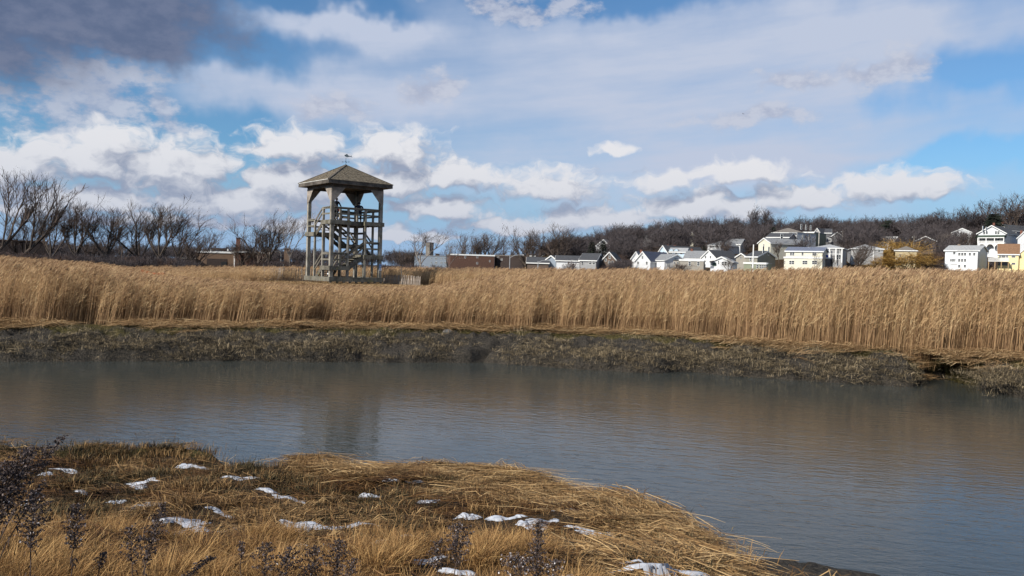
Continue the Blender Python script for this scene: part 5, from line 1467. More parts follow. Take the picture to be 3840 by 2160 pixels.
x_taupe = House('narrow taupe annex with dark flat roof beside the taupe house', 3, 962, 1056, 835, 846, 985, 195, TAUPE, R_DARK, 'flat', 6, 4, group=GH_, trim=False).win((982, 885, 22, 46), (1035, 885, 22, 46))
House('white gabled house with dark roof behind the cottage', 3, 1420, 1642, 682, 795, 940, 212, WHITE, R_DARK, 'gf', 11, 32, group=GH_).win((1487, 790, 28, 44), (1565, 790, 28, 44))
h = House('bright white low cottage with a picket porch at the reeds', 3, 1560, 1912, 790, 868, 1010, 191, WHITE, R_LGREY, 'gf', 9, 8, group=GH_).win((1762, 893, 36, 62), (1806, 893, 36, 62), (1692, 878, 16, 60))
h.box('door', M('green_door', (0.08, 0.12, 0.10)), 1595, 875, 1655, 935, -0.06, 0.02)
pr = h.box('porch_roof', TRIM, 1470, 838, 1600, 850, -1.6, 0.0)
for k in range(7): h.box('picket', TRIM, 1478 + k * 12, 862, 1484 + k * 12, 905, -1.5, -1.42)
m_ol = h = House('olive grey house with dark roof and a glazed pale green sunporch', 3, 2130, 2312, 700, 782, 1000, 203, OLIVE, R_DARK, 'gs', 9, 30, group=GH_).win((2210, 826, 36, 62)).side((.3, 5.0, .7, 2.2), (.6, 5.0, .7, 2.2))
x_ol1 = House('low grey gable wing beside the olive grey house', 3, 1968, 2130, 732, 785, 1000, 204, TAUPE, R_DARK, 'gf', 8, 6, group=GH_).win((2052, 800, 22, 30))
x_ol2 = h = House('pale green sunporch with a row of white windows', 3, 2098, 2478, 866, 890, 1010, 197, GREEN, R_LGREY, 'flat', 5, 12, group=GH_).win((2320, 942, 34, 60), (2368, 942, 26, 60), (2398, 942, 26, 60), (2428, 942, 26, 60), (2458, 942, 26, 60), (2225, 930, 20, 30))
House('tall cream gabled house with three stacked windows', 4, 8, 202, 487, 562, 880, 243, CREAM, R_GREY, 'gf', 15, 44, group=GH_, ridge=0.48).win((106, 604, 24, 50), (103, 702, 58, 34), (106, 797, 36, 38)).side((.75, 4.2, 1.8, 2.0), (.3, 8.0, 1.0, 1.6))
m_cream = h = House('long cream two-storey house with slate blue roof and stacked ledges', 4, 458, 1048, 640, 692, 800, 199, CREAM, R_SLATE, 'gs', 8, 10, group=GH_).win((542, 742, 34, 52), (578, 742, 34, 52), (727, 742, 32, 52), (902, 740, 34, 58), (936, 740, 34, 58))
h.chimney(825, 635, TRIM, 0.25, 1.0)
x_cream = House('lower storey of the long cream house, standing proud with paired windows', 4, 426, 1040, 790, 800, 1010, 197, CREAM, R_LGREY, 'flat', 1.9, 10, group=GH_).win((533, 876, 40, 62), (574, 876, 40, 62), (746, 876, 40, 62), (786, 876, 40, 62), (900, 876, 40, 62), (942, 876, 40, 62), (442, 876, 12, 60))
h = House('dark open-sided annex', 4, 1042, 1160, 802, 812, 1000, 199, CHAR, TRIM, 'flat', 5, 8, group=GH_)
h.box('railing', TRIM, 1044, 800, 1160, 808, -0.3, -0.22)
bq = h.pt(1118, 802, 1.0); bw = h.o + Vector((h.c * bq[0] - h.s, h.s * bq[0] + h.c, bq[1] + 0.02))
rb_ = thing('rain_barrel', 'blue barrel standing on the flat annex of the long cream house', 'barrel', bw)
MB().tube([(0, 0, 0), (0, 0, .3), (0, 0, .6), (0, 0, .62)], [.32, .36, .32, .30], 12).build('body', M('blue_barrel', (0.03, 0.06, 0.30)), rb_)
MB().tube([(0, 0, .62), (0, 0, .68)], [.33, .33], 12).build('lid', MATS['blue_barrel'], rb_)
x_ann = h
h = House('grey bungalow with hipped roof and tall white porch posts', 4, 868, 1368, 586, 642, 900, 217, MGREY, R_LGREY, 'hip', 12, 6, group=GH_).win((1165, 680, 14, 60), (1300, 680, 30, 50), (1335, 680, 30, 50), (1290, 790, 24, 90), (1325, 790, 24, 90))
for xx in (1160, 1262, 1360): h.box('porch_post', TRIM, xx - 4, 645, xx + 4, 880, -1.2, -1.1)
h.box('porch_rail', TRIM, 1150, 735, 1365, 745, -1.2, -1.12)
h = House('grey house with white trimmed hip roof behind the dark tree', 4, 1510, 2020, 588, 652, 900, 224, MGREY, R_LGREY, 'hip', 13, -6, group=GH_).win((1580, 790, 50, 40), (1960, 690, 34, 50), (1640, 690, 34, 40))
for xx in (1522, 1868): h.box('corner_board', TRIM, xx - 5, 655, xx + 5, 850, -0.05, 0.02)
h = House('tan house with brown hipped roof among yellow willows', 4, 2215, 2560, 615, 682, 860, 216, TANS, R_TAUPE, 'hip', 10, 0, group=GH_).win((2300, 760, 30, 40))
h.box('deck_rail', TRIM, 2230, 815, 2545, 830, -1.5, -1.42)
for xx in (2245, 2360, 2440, 2535): h.box('deck_post', TRIM, xx - 6, 812, xx + 6, 860, -1.5, -1.40)

# -- white three-storey house
h = House('white three-storey house with grey roof and many small windows', 5, 1095, 1665, 918, 992, 1330, 205, siding('shaded_white', (0.66, 0.70, 0.74)), R_LGREY, 'gs', 8.5, 14, group=GH_).win((1262, 1036, 40, 52)).chimney(1347, 895, M('chimney_stone', (0.22, 0.17, 0.13)), .6, 1.2)  # set-back walls: a bluer copy of the white siding, shade put into the colour
h.box('front_bay', WHITE, 1316, 1008, 1648, 1345, -1.3, -0.01)
h.box('bay_eave_shadow', R_GREY, 1312, 996, 1652, 1006, -1.5, 0.0)  # eave slab whose darker grey also paints the shadow line above the bay
for wx_, wy_ in ((1347, 1055), (1397, 1055), (1445, 1055), (1526, 1055), (1601, 1055), (1345, 1160), (1395, 1160), (1445, 1160), (1345, 1258), (1442, 1258)):
    x_, z_ = h.pt(wx_, wy_, -1.3); o = window(h.t, x_, z_, 36 * 205 / FPX / 4.528, 50 * 205 / FPX / 4.528); o.location.y = -1.33
h.win((1205, 1160, 30, 46), (1240, 1160, 34, 50), (1272, 1160, 20, 50))
h.box('lean_to_roof', TRIM, 1175, 1205, 1312, 1222, -1.4, -0.01); h.box('lean_to', WHITE, 1185, 1224, 1308, 1330, -1.2, -0.01)
h.side((.35, 10.5, 1.1, 1.6), (.75, 10.5, 1.1, 1.6))

# -- porch house
h = House('white gabled house with two-level arched porch on the hill', 5, 1662, 2120, 572, 695, 980, 257, WHITE, R_DARK, 'gf', 14, 16, group=GH_, over=0.5).win((1770, 695, 34, 52), (1815, 692, 34, 52), (1968, 690, 36, 54), (2012, 690, 36, 54)).chimney(1937, 530, y=5)
h.box('porch_roof', R_GREEN, 1655, 735, 2112, 768, -2.2, -0.01); h.box('porch_beam', TRIM, 1660, 769, 2108, 780, -2.2, -2.05)
h.box('porch_floor', TRIM, 1655, 868, 2108, 886, -2.2, -0.01)
h.box('porch_back_wall', MGREY, 1668, 782, 2112, 866, -0.16, -0.02)
for xx in (1660, 1800, 1942, 2100):
    h.box('porch_post', TRIM, xx - 5, 780, xx + 5, 866, -2.15, -2.0); h.box('porch_post', TRIM, xx - 5, 888, xx + 5, 985, -2.15, -2.0)
for a_, b_ in ((1660, 1800), (1800, 1942), (1942, 2100)):
    n_ = 8; pts = []
    (xa, za), (xb, _) = h.pt(a_ + 6, 888, -2.1), h.pt(b_ - 6, 888, -2.1)
    for k in range(n_ + 1):
        f = k / n_; pts.append((xa + (xb - xa) * f, -2.1, za - 0.95 * (1 - math.sin(math.pi * f) ** 0.6)))
    MB().prism([(xa, -2.12, za)] + pts + [(xb, -2.12, za)], (0, 0, 0), (0, 0.1, 0)).build('arch', TRIM, h.t)
    h.box('balustrade', TRIM, a_ + 7, 830, b_ - 7, 836, -2.15, -2.08)
    for k in range(14):
        xx = a_ + 9 + (b_ - a_ - 18) * k / 13; h.box('baluster', TRIM, xx - 2, 836, xx + 2, 866, -2.14, -2.09)
for xx, w in ((1762, 60), (1918, 40), (2016, 36)):
    x_, z_ = h.pt(xx, 806, -0.2); o = window(h.t, x_, z_, w * .0188, 0.85); o.location.y = -0.2
House('grey gabled house behind the porch house', 5, 2000, 2150, 558, 640, 880, 276, MGREY, R_DARK, 'gf', 14, 34, group=GH_).chimney(2080, 510)
h = House('narrow pale grey house with white corner boards beside the porch house', 5, 2172, 2300, 690, 702, 890, 264, PGREY, R_LGREY, 'flat', 8, 10, group=GH_).win((2190, 757, 30, 40), (2195, 795, 30, 30))
for xx in (2252, 2296): h.box('corner_board', TRIM, xx - 6, 705, xx + 6, 885, -0.08, 0.02)
House('pale gable cut by the frame edge above the yellow house', 5, 2335, 2620, 640, 775, 880, 245, PGREY, R_GREY, 'gf', 10, 0, group=GH_).chimney(2400, 660)

# -- yellow house
m_yel = h = House('pale yellow house with brown roof and white deck at the frame edge', 5, 1992, 2345, 892, 1052, 1330, 196, YEL, R_BROWN, 'gs', 9.5, 0, group=GH_, over=0.25).win((2040, 1096, 34, 40), (2097, 1096, 70, 42), (2157, 1096, 34, 40), (2265, 1096, 64, 36), (2265, 1216, 62, 36))
h2_ = House('yellow gable end of the brown-roofed house, cut by the frame edge', 5, 2340, 2640, 930, 1052, 1330, 194.5, YEL, R_BROWN, 'gf', 9, 0, group=GH_, over=0.25)
h.box('deck_floor', TRIM, 1838, 1172, 2188, 1184, -2.6, -0.01)
h.box('deck_rail', TRIM, 1838, 1112, 2186, 1118, -2.6, -2.5)
for k in range(34):
    xx = 1842 + k * 10.3; h.box('baluster', TRIM, xx - 1.6, 1118, xx + 1.6, 1172, -2.58, -2.53)
for xx in (1842, 1950, 2058, 2178):
    h.box('deck_post', M('raw_post', (0.34, 0.23, 0.12)), xx - 5, 1184, xx + 5, 1330, -2.55, -2.4)
h.box('basement_glazing', GLASS, 2005, 1192, 2168, 1250, -0.06, -0.01)
h.box('privacy_screen', TRIM, 1948, 1008, 1990, 1110, -2.2, -2.1)

# -- upper slope and ridge
h = House('grey slate-roofed house with a row of square windows', 3, 1512, 1735, 508, 600, 700, 262, PGREY, R_GREY, 'hip', 14, 30, group=GH_).win(*[(1560 + k * 30, 622, 20, 30) for k in range(5)])
House('second grey slate roof stepping up behind the square-windowed house', 3, 1820, 2040, 505, 585, 700, 268, PGREY, R_GREY, 'gs', 10, 12, group=GH_)
m_ridge = House('dark grey ridge house with pale windows and a capped turret', 3, 478, 772, 432, 442, 540, 332, MGREY, R_DARK, 'flat', 9, 0, group=GH_, trim=False).win((548, 466, 36, 36), (620, 466, 32, 32))
x_tur = h = House('small turret with conical cap on the ridge', 3, 600, 692, 408, 432, 500, 330, MGREY, R_LGREY, 'hip', 3.2, 0, group=GH_)
House('dark house with red roof on the ridge', 3, 805, 1010, 425, 470, 560, 335, BRN, R_RED, 'gs', 10, 0, group=GH_)
House('small dark gable at the low end of the ridge', 3, 350, 472, 452, 490, 560, 335, BRN, R_DARK, 'gf', 10, 20, group=GH_).win((370, 500, 16, 20))
House('tan gabled house with brown roof on the ridge', 3, 1812, 1958, 342, 432, 520, 322, CREAM, R_BROWN, 'gf', 12, 36, group=GH_).win((1890, 410, 24, 22))
House('tiny pale gable among the ridge trees', 3, 1235, 1290, 380, 420, 480, 320, CREAM, R_BROWN, 'gf', 8, 10, group=GH_)
m_tri = h = House('triple decker house under a broad hipped grey roof', 4, 505, 632, 395, 402, 660, 272, PGREY, R_LGREY, 'flat', 11, 34, group=GH_, trim=False)
h.box('balcony_shade', CHAR, 515, 395, 628, 442, -0.10, -0.02); h.box('balcony_rail', TRIM, 510, 444, 632, 452, -0.25, -0.03)  # solid charcoal sheet painting the shade inside the balcony
h.side((.2, 7.5, .8, 1.8), (.45, 7.5, .8, 1.8), (.7, 7.5, .8, 1.8), (.3, 4.2, .8, 1.8), (.65, 4.2, .8, 1.8))
h.box('porch', CHAR, 625, 570, 690, 640, -0.6, -0.05)
x_hip = House('broad hipped grey roof over the triple decker', 4, 262, 720, 322, 395, 470, 276, MGREY, R_TAUPE, 'hip', 14, 0, group=GH_, over=0.8).win((430, 405, 60, 16), dark=True)
House('dark grey roofed house between the cream gable and triple decker', 4, 150, 500, 412, 470, 640, 258, MGREY, R_DARK, 'gs', 10, 14, group=GH_)
h = House('green-grey flat-roofed house with white bay windows', 4, 728, 905, 382, 396, 660, 282, GREEN, R_LGREY, 'flat', 12, 20, group=GH_).win((845, 450, 32, 56), (842, 540, 36, 60), (722, 522, 12, 30), (740, 600, 26, 40), (770, 600, 14, 40))
h.box('porch_roof', TRIM, 786, 580, 862, 600, -1.4, -0.03)
House('charcoal gabled house above the green-grey one', 4, 905, 1008, 328, 400, 620, 300, MGREY, R_DARK, 'gf', 14, 20, group=GH_).win((965, 470, 28, 50))
House('long charcoal house under the umbrella-shaped tree', 4, 1010, 1180, 340, 400, 600, 302, CHAR, R_DARK, 'gs', 10, 0, group=GH_)
h = House('dark house with white gable trim and white porch below the ridge', 4, 1195, 1362, 390, 450, 600, 290, CHAR, R_DARK, 'gf', 10, -8, group=GH_).win((1252, 440, 24, 40))
h.box('porch', TRIM, 1118, 490, 1190, 548, -1.5, -1.42); h.box('porch_shade', CHAR, 1126, 500, 1182, 540, -1.54, -1.51)  # solid charcoal sheet painting the shade inside the porch
House('long dark roof on the ridge behind the rusty thicket', 4, 1180, 1440, 350, 372, 480, 330, CHAR, R_DARK, 'gs', 8, 0, group=GH_, trim=False)
House('white flat-roofed house half hidden by branches', 4, 1905, 2250, 452, 470, 580, 285, WHITE, R_LGREY, 'flat', 9, 0, group=GH_).win((2000, 500, 26, 36), (2100, 500, 26, 36))
House('dark brown gabled building in the trees above the willow', 5, 585, 955, 755, 835, 930, 268, BRN, R_BROWN, 'gf', 12, 0, group=GH_).win((770, 850, 40, 22), (850, 850, 40, 22))
House('white gable half hidden behind bare trees', 5, 1215, 1560, 620, 690, 880, 284, WHITE, R_LGREY, 'gf', 12, 0, group=GH_).win((1330, 780, 50, 36), (1420, 780, 50, 36))
House('long grey roof on the skyline beside the spire', 4, 2040, 2380, 338, 360, 480, 345, CHAR, R_DARK, 'gs', 8, 0, group=GH_, trim=False)
sq = at(*crop(5, 395, 552), 390); sz = float(height(sq.x, sq.y))
sp = thing('church_spire', 'pointed grey green church spire on the hill skyline', 'spire', (sq.x, sq.y, sz), 0.5)
hh = sq.z - sz
MB().span((-2.0, -2.0, -1), (2.0, 2.0, hh * 0.62)).build('tower_wall', MGREY, sp)
MB().add([(-2.3, -2.3, hh * .62), (2.3, -2.3, hh * .62), (2.3, 2.3, hh * .62), (-2.3, 2.3, hh * .62), (0, 0, hh)], [(0, 1, 4), (1, 2, 4), (2, 3, 4), (3, 0, 4), (3, 2, 1, 0)]).build('spire_roof', R_GREEN, sp)

# -- flat land, left to right
h = House('low dark red building behind the big leaning tree', 8, -200, 560, 868, 880, 1000, 178, BR_DARK, BR_BRN, 'flat', 10, 0, name='building', cat='building', trim=False)
m_gar = h = House('brick garage with flat white-edged roof, tall red chimney and recessed door', 7, 578, 1205, 694, 706, 960, 172, BR_TAN, R_TAUPE, 'flat', 14, 4, name='garage', cat='garage')
h.box('recess_shade', BR_DARK, 752, 812, 1078, 960, -0.05, -0.01); h.box('door', M('dark_door', (0.02, 0.022, 0.024)), 985, 865, 1072, 960, -0.12, -0.06)  # flat dark sheet on the wall paints the shade of the door recess
h.box('drainpipe', TRIM, 1190, 708, 1203, 960, -0.16, -0.04); h.box('penthouse', BR_DARK, 818, 640, 1065, 690, 4.0, 8.0)
for xx in (810, 1090): h.box('roof_vent', TRIM, xx - 11, 658, xx + 11, 692, 0.6, 1.2)
st = h.box('chimney', BR_RED, 1226, 486, 1286, 700, 3.0, 5.2); h.box('chimney_cap', BR_RED, 1220, 478, 1292, 488, 2.85, 5.35)
x_gar = h = House('dark brick garage wing with pale roof edge', 7, 1206, 1700, 700, 708, 960, 173, BR_BRN, R_TAUPE, 'flat', 12, 4, name='garage', cat='garage').win((1420, 780, 60, 30), dark=True)
House('low dark shed before the brick garage', 7, 305, 572, 805, 815, 960, 168, BR_DARK, R_TAUPE, 'flat', 6, 0, name='shed', cat='shed', trim=False)
House('small square brick block just before the tower', 7, 1992, 2092, 652, 662, 960, 190, BR_TAN, BR_TAN, 'flat', 5, 0, name='building', cat='building', trim=False)
fq = at(*crop(7, 1760, 950), 166)
pf = thing('pipe_frame', 'pale bent pipe frame standing beside the garage wing', 'frame', (fq.x, fq.y, float(height(fq.x, fq.y))))
fw_ = at(*crop(7, 1945, 950), 166).x - fq.x; fh_ = at(*crop(7, 1760, 702), 166).z - float(height(fq.x, fq.y))
MB().tube([(0, 0, 0), (0, 0, fh_ - .3), (0.2, 0, fh_), (fw_ - .3, 0, fh_), (fw_, 0, fh_ - .4), (fw_, 0, 0)], 0.07, 6).build('pipe', M('galvanised', (0.36, 0.34, 0.31), rough=0.5, metallic=0.3), pf)
MB().tube([(0, 0, fh_ * .5), (fw_, 0, fh_ * .5)], 0.05, 6).build('crossbar', MATS['galvanised'], pf)

House('blue-grey three-storey block with small dark windows', 6, 395, 738, 350, 358, 500, 262, BGREY, R_GREY, 'flat', 12, 6, name='apartment_block', cat='building', trim=False).win(*[(x, y, 9, 15) for y in (386, 425) for x in (560, 600, 612, 652, 664, 690, 700)], (470, 386, 9, 15), (430, 386, 9, 15), (610, 425, 9, 22)).chimney(620, 342, BR_DARK, 1.2, 1.6)
h = House('tall square stone chimney stack over the blue-grey block', 6, 501, 538, 228, 234, 500, 268, M('stack_stone', (0.20, 0.18, 0.155), (0.13, 0.115, 0.10), scale=1.5), BR_DARK, 'flat', 3.3, 24, name='chimney_stack', cat='chimney', trim=False)
House('long brown brick block with white roof edge', 6, 742, 1166, 340, 347, 500, 232, BR_BRN, R_TAUPE, 'flat', 14, -6, name='brick_building', cat='building').win((888, 372, 15, 22), (1005, 370, 16, 22), (1003, 430, 16, 20), (1125, 410, 12, 18))
House('dark flat-roofed building with a white roof patch past the brown block', 6, 1170, 1450, 350, 358, 500, 236, BR_DARK, R_TAUPE, 'flat', 12, 14, name='brick_building', cat='building', trim=False).win((1205, 370, 20, 8), (1290, 357, 26, 9), (1240, 395, 16, 18))
House('charcoal-roofed low house beyond the lamp post', 6, 1486, 1690, 378, 424, 480, 212, BRN, R_DARK, 'gs', 9, 0, group=GH_)
House('pale yellow gable peeping over the charcoal roof', 6, 1632, 1722, 333, 360, 430, 235, YEL, R_GREY, 'gf', 8, 10, group=GH_)
House('pale block with white windows behind the charcoal roof', 6, 1430, 1560, 352, 360, 440, 240, PGREY, R_GREY, 'flat', 8, 0, group=GH_).win((1470, 372, 14, 16), (1520, 372, 14, 16))
House('blue-grey gable beside the low white house', 6, 1672, 1762, 358, 392, 470, 214, BGREY, R_DARK, 'gf', 9, 20, group=GH_)
House('low white house with dark roof and small windows', 6, 1766, 1990, 362, 402, 480, 210, WHITE, R_DARK, 'gs', 8, 0, group=GH_).win((1800, 410, 24, 16), (1880, 412, 20, 16), (1920, 412, 26, 26))
House('grey house with white-framed windows beside the spruces', 6, 1992, 2150, 340, 400, 480, 206, MGREY, R_DARK, 'gs', 9, 12, group=GH_).win((2020, 430, 22, 36), (2095, 425, 24, 40), (2130, 425, 24, 40))
House('dark brown shingled gable house with white windows', 6, 2214, 2338, 324, 392, 480, 208, BRN, R_DARK, 'gf', 9, 10, group=GH_).win((2283, 368, 18, 36), (2245, 400, 18, 26), (2278, 424, 20, 32), (2310, 420, 20, 24))
House('small white gable house up among the hill trees', 6, 2150, 2286, 202, 262, 330, 300, WHITE, R_GREY, 'gf', 10, 10, group=GH_, trim=True).win((2218, 232, 20, 14), (2218, 262, 40, 12))

for a_, b_ in ((m_blue, x_blue), (m_taupe, x_taupe), (m_ol, x_ol1), (m_ol, x_ol2), (m_cream, x_cream), (m_cream, x_ann), (m_yel, h2_), (m_ridge, x_tur), (m_tri, x_hip), (m_gar, x_gar)):
    merge(a_, b_)

# ------------------------------------------------------------------ poles, lamps, netting, bird
POLE = M('pole_wood', (0.25, 0.22, 0.19), (0.16, 0.14, 0.12), rough=0.9); STEEL = M('lamp_steel', (0.42, 0.43, 0.44), rough=0.5, metallic=0.3)


def utility_pole(label, px, py, Y, arm=True, mat=POLE):
    q = at(px, py, Y); zb = float(height(q.x, q.y)) - 0.5; H2 = q.z - zb
    t = thing('utility_pole', label, 'pole', (q.x, q.y, zb), 0.4, 'utility poles on the hill')
    MB().tube([(0, 0, 0), (0, 0, H2)], [0.17, 0.13], 8).build('pole', mat, t)
    if arm:
        MB().bar((-0.9, 0, H2 - 0.6), (0.9, 0, H2 - 0.6), 0.1, 0.12).build('crossarm', mat, t)
        for x in (-.7, 0.7): MB().tube([(x, 0, H2 - .53), (x, 0, H2 - .3)], 0.06, 6).build('insulator', TRIM, t)


utility_pole('pale utility pole beside the green-grey flat house', 3072, 868, 240, False, M('pale_pole', (0.46, 0.43, 0.38)))
utility_pole('utility pole beside the dark house with white gable trim', 3161, 864, 275)
utility_pole('utility pole beside the brown gabled building', 3428, 884, 235)
utility_pole('white pole standing before the olive grey house', 2826, 917, 190, False, TRIM)


def lamp(label, px, py, Y, reach):
    q = at(px, py, Y); zb = float(height(q.x, q.y)); H2 = q.z - zb
    t = thing('street_lamp', label, 'street lamp', (q.x, q.y, zb), 0.0, 'street lamps behind the reeds')
    MB().tube([(0, 0, 0), (0, 0, H2 * .95)], [0.12, 0.08], 8).build('pole', STEEL, t)
    MB().tube([(0, 0, H2 * .88), (reach * .4, 0, H2 * .97), (reach, 0, H2)], 0.05, 6).build('arm', STEEL, t)
    MB().box((reach + .3, 0, H2), (0.8, 0.3, 0.16)).build('lamp_head', STEEL, t)


lamp('street lamp with short arm before the dark flat building', *crop(6, 1320, 345), 188, 2.6)
lamp('lower street lamp beyond the charcoal-roofed house', *crop(6, 1592, 398), 180, 2.0)

# orange plastic netting sagging in the reeds
nq = at(585, 1022, 60); npz = float(height(nq.x, nq.y))
ORANGE = M('orange_plastic', (0.55, 0.16, 0.06), (0.42, 0.11, 0.04), rough=0.6)
nf = thing('safety_netting', 'sagging orange safety netting among the reeds below the tree row', 'netting', (at(530, 1000, 66).x, 66, float(height(at(530, 1000, 66).x, 66.0))))
wN = at(620, 1000, 66).x - at(530, 1000, 66).x; zN = at(560, 1012, 66).z - nf.location.z
P_ = lambda u, v: (u * wN, 0.25 * math.sin(u * 5), zN - (1 - v) * 1.0 - 0.15 * math.sin(u * math.pi) * v - 0.2 * u)
mb = MB()
for k in range(10): mb.tube([P_(u / 8, k / 9) for u in range(9)], 0.022, 4)
mb.build('strand', ORANGE, nf)
mb = MB()
for k in range(26): mb.tube([P_(k / 25, v / 3) for v in range(4)], 0.022, 4)
mb.build('cross_strand', ORANGE, nf)
for u in (0, 0.5, 1):
    p_ = P_(u, 1); MB().tube([(p_[0], p_[1] + .05, 0), (p_[0], p_[1] + .05, p_[2] + .1)], 0.03, 6).build('stake', POLE, nf)

# a gull far up
bq = at(2787, 427, 120)
bd = thing('gull', 'tiny dark gull gliding alone in the pale upper sky', 'bird', bq, 0.6)
bd.scale = (0.5, 0.5, 0.5)
mb = MB().tube([(0, -.22, 0), (0, -.12, .0), (0, 0.05, .01), (0, .2, 0.02), (0, .27, .02)], [.01, .05, .07, .04, .01], 8)
GB = M('gull_grey', (0.08, 0.08, 0.09)); mb.build('body', GB, bd, smooth=True)
for s_ in (-1, 1):
    MB().prism([(0, .1, .03), (s_ * .28, .12, .12), (s_ * .62, -.02, .06), (s_ * .28, -.02, .11), (0, -.06, .03)], (0, 0, 0), (0, 0, .015)).build('wing', GB, bd)
# a rounded stone on the far bank
sq_ = on_level(1680, 1252, 1.1)
bm_ = bmesh.new(); bmesh.ops.create_icosphere(bm_, subdivisions=3, radius=1.0)
for v in bm_.verts: v.co = Vector((v.co.x * .27, v.co.y * .2, v.co.z * .13)) * (1 + 0.25 * float(fbm(v.co.x * 2 + 5, v.co.y * 2 + v.co.z, 3)))
me_ = bpy.data.meshes.new('boulder'); bm_.to_mesh(me_); bm_.free(); me_.materials.append(M('boulder_stone', (0.13, 0.125, 0.12), (0.08, 0.078, 0.075), scale=6, bmp=.4))
me_.polygons.foreach_set('use_smooth', [True] * len(me_.polygons))
o = tag(obj('boulder', me_), 'single grey stone on the mossy top of the far bank', 'stone'); o.location = (sq_.x, sq_.y, float(height(sq_.x, sq_.y)) + 0.04)
# ------------------------------------------------------------------ woods and thickets that read as one mass
def wood_mass(name, label, protos, pts, s):
    pts = np.asarray(pts); pxw = 1920 + FPX * pts[:, 0] / pts[:, 1]; half = s * 0.45 / pts[:, 1] * FPX
    ok = np.ones(len(pts), bool)
    for a_, b_, Yh, veil_ in FRONTS:                     # gardens: no trees right before or inside a house
        ok &= ~((pxw + half * 0.7 > a_) & (pxw - half * 0.7 < b_) & (pts[:, 1] < Yh + 13) & (pts[:, 1] > 140)) | (nrng.random(len(pts)) < veil_)
    pts, s = pts[ok], s[ok]; n = len(pts)
    me_ = []
    for k in protos:
        tme, cme, zt = PROTO[k]
        bm_ = bmesh.new(); bm_.from_mesh(cme)
        for v in bm_.verts: v.co /= zt
        m2 = bpy.data.meshes.new('mass_' + k); bm_.to_mesh(m2); bm_.free(); m2.materials.append(cme.materials[0]); me_.append(m2)
    scatter(name, label, 'woods', me_, np.column_stack([pts, height(pts[:, 0], pts[:, 1])]), np.column_stack([np.zeros(n), np.zeros(n), nrng.normal(0, 0.4, n)]), np.column_stack([s * nrng.uniform(0.9, 1.3, n), s * nrng.uniform(0.9, 1.3, n), s]), nrng.integers(0, len(protos), n))


def fan(n, u0, u1, y0, y1):
    u = nrng.uniform(u0, u1, n); y = nrng.uniform(y0, y1, n); return np.column_stack([u * y, y])


q = fan(1500, 0.045, 0.78, 225, 370)
wood_mass('hill_wood', 'leafless brown wood covering the hill between the houses', ('hill0', 'hill1', 'hill2', 'bush1'), q, 4.2 + 6.2 * nrng.random(len(q)) ** 1.9)
q = fan(600, 0.10, 0.78, 192, 232)
wood_mass('hill_thicket', 'low reddish brown thicket between the lower houses', ('bush0', 'bush1'), q, nrng.uniform(2.0, 4.0, len(q)))
q = np.concatenate([fan(420, -0.80, -0.40, 132, 185), fan(380, -0.45, 0.16, 180, 245), fan(240, -0.36, -0.20, 158, 200)])
wood_mass('marsh_thicket', 'dark leafless thicket along the far edge of the reeds', ('bush0', 'bush1', 'bush1'), q, nrng.uniform(2.0, 3.9, len(q)))
q = np.concatenate([fan(420, -0.85, 0.15, 420, 600), fan(260, 0.06, 0.8, 345, 385)])
wood_mass('far_wood', 'dark far-off wood along the flat horizon', ('hill0', 'hill1'), q, np.where(q[:, 1] > 400, nrng.uniform(8, 12, len(q)), nrng.uniform(3, 6, len(q))))
# ------------------------------------------------------------------ dead goldenrod standing in the near grass
WSTEM = M('weed_stem', (0.080, 0.055, 0.044), (0.045, 0.032, 0.027), scale=20, rough=0.9)
WSEED = M_tint('weed_seed', [(0.0, (0.032, 0.025, 0.025)), (0.6, (0.102, 0.078, 0.072)), (0.86, (0.189, 0.152, 0.142)), (1.0, (0.609, 0.566, 0.551))], inst=0.0)
WLEAF = M('weed_leaf', (0.060, 0.040, 0.030), (0.032, 0.022, 0.018), scale=12, rough=0.9)


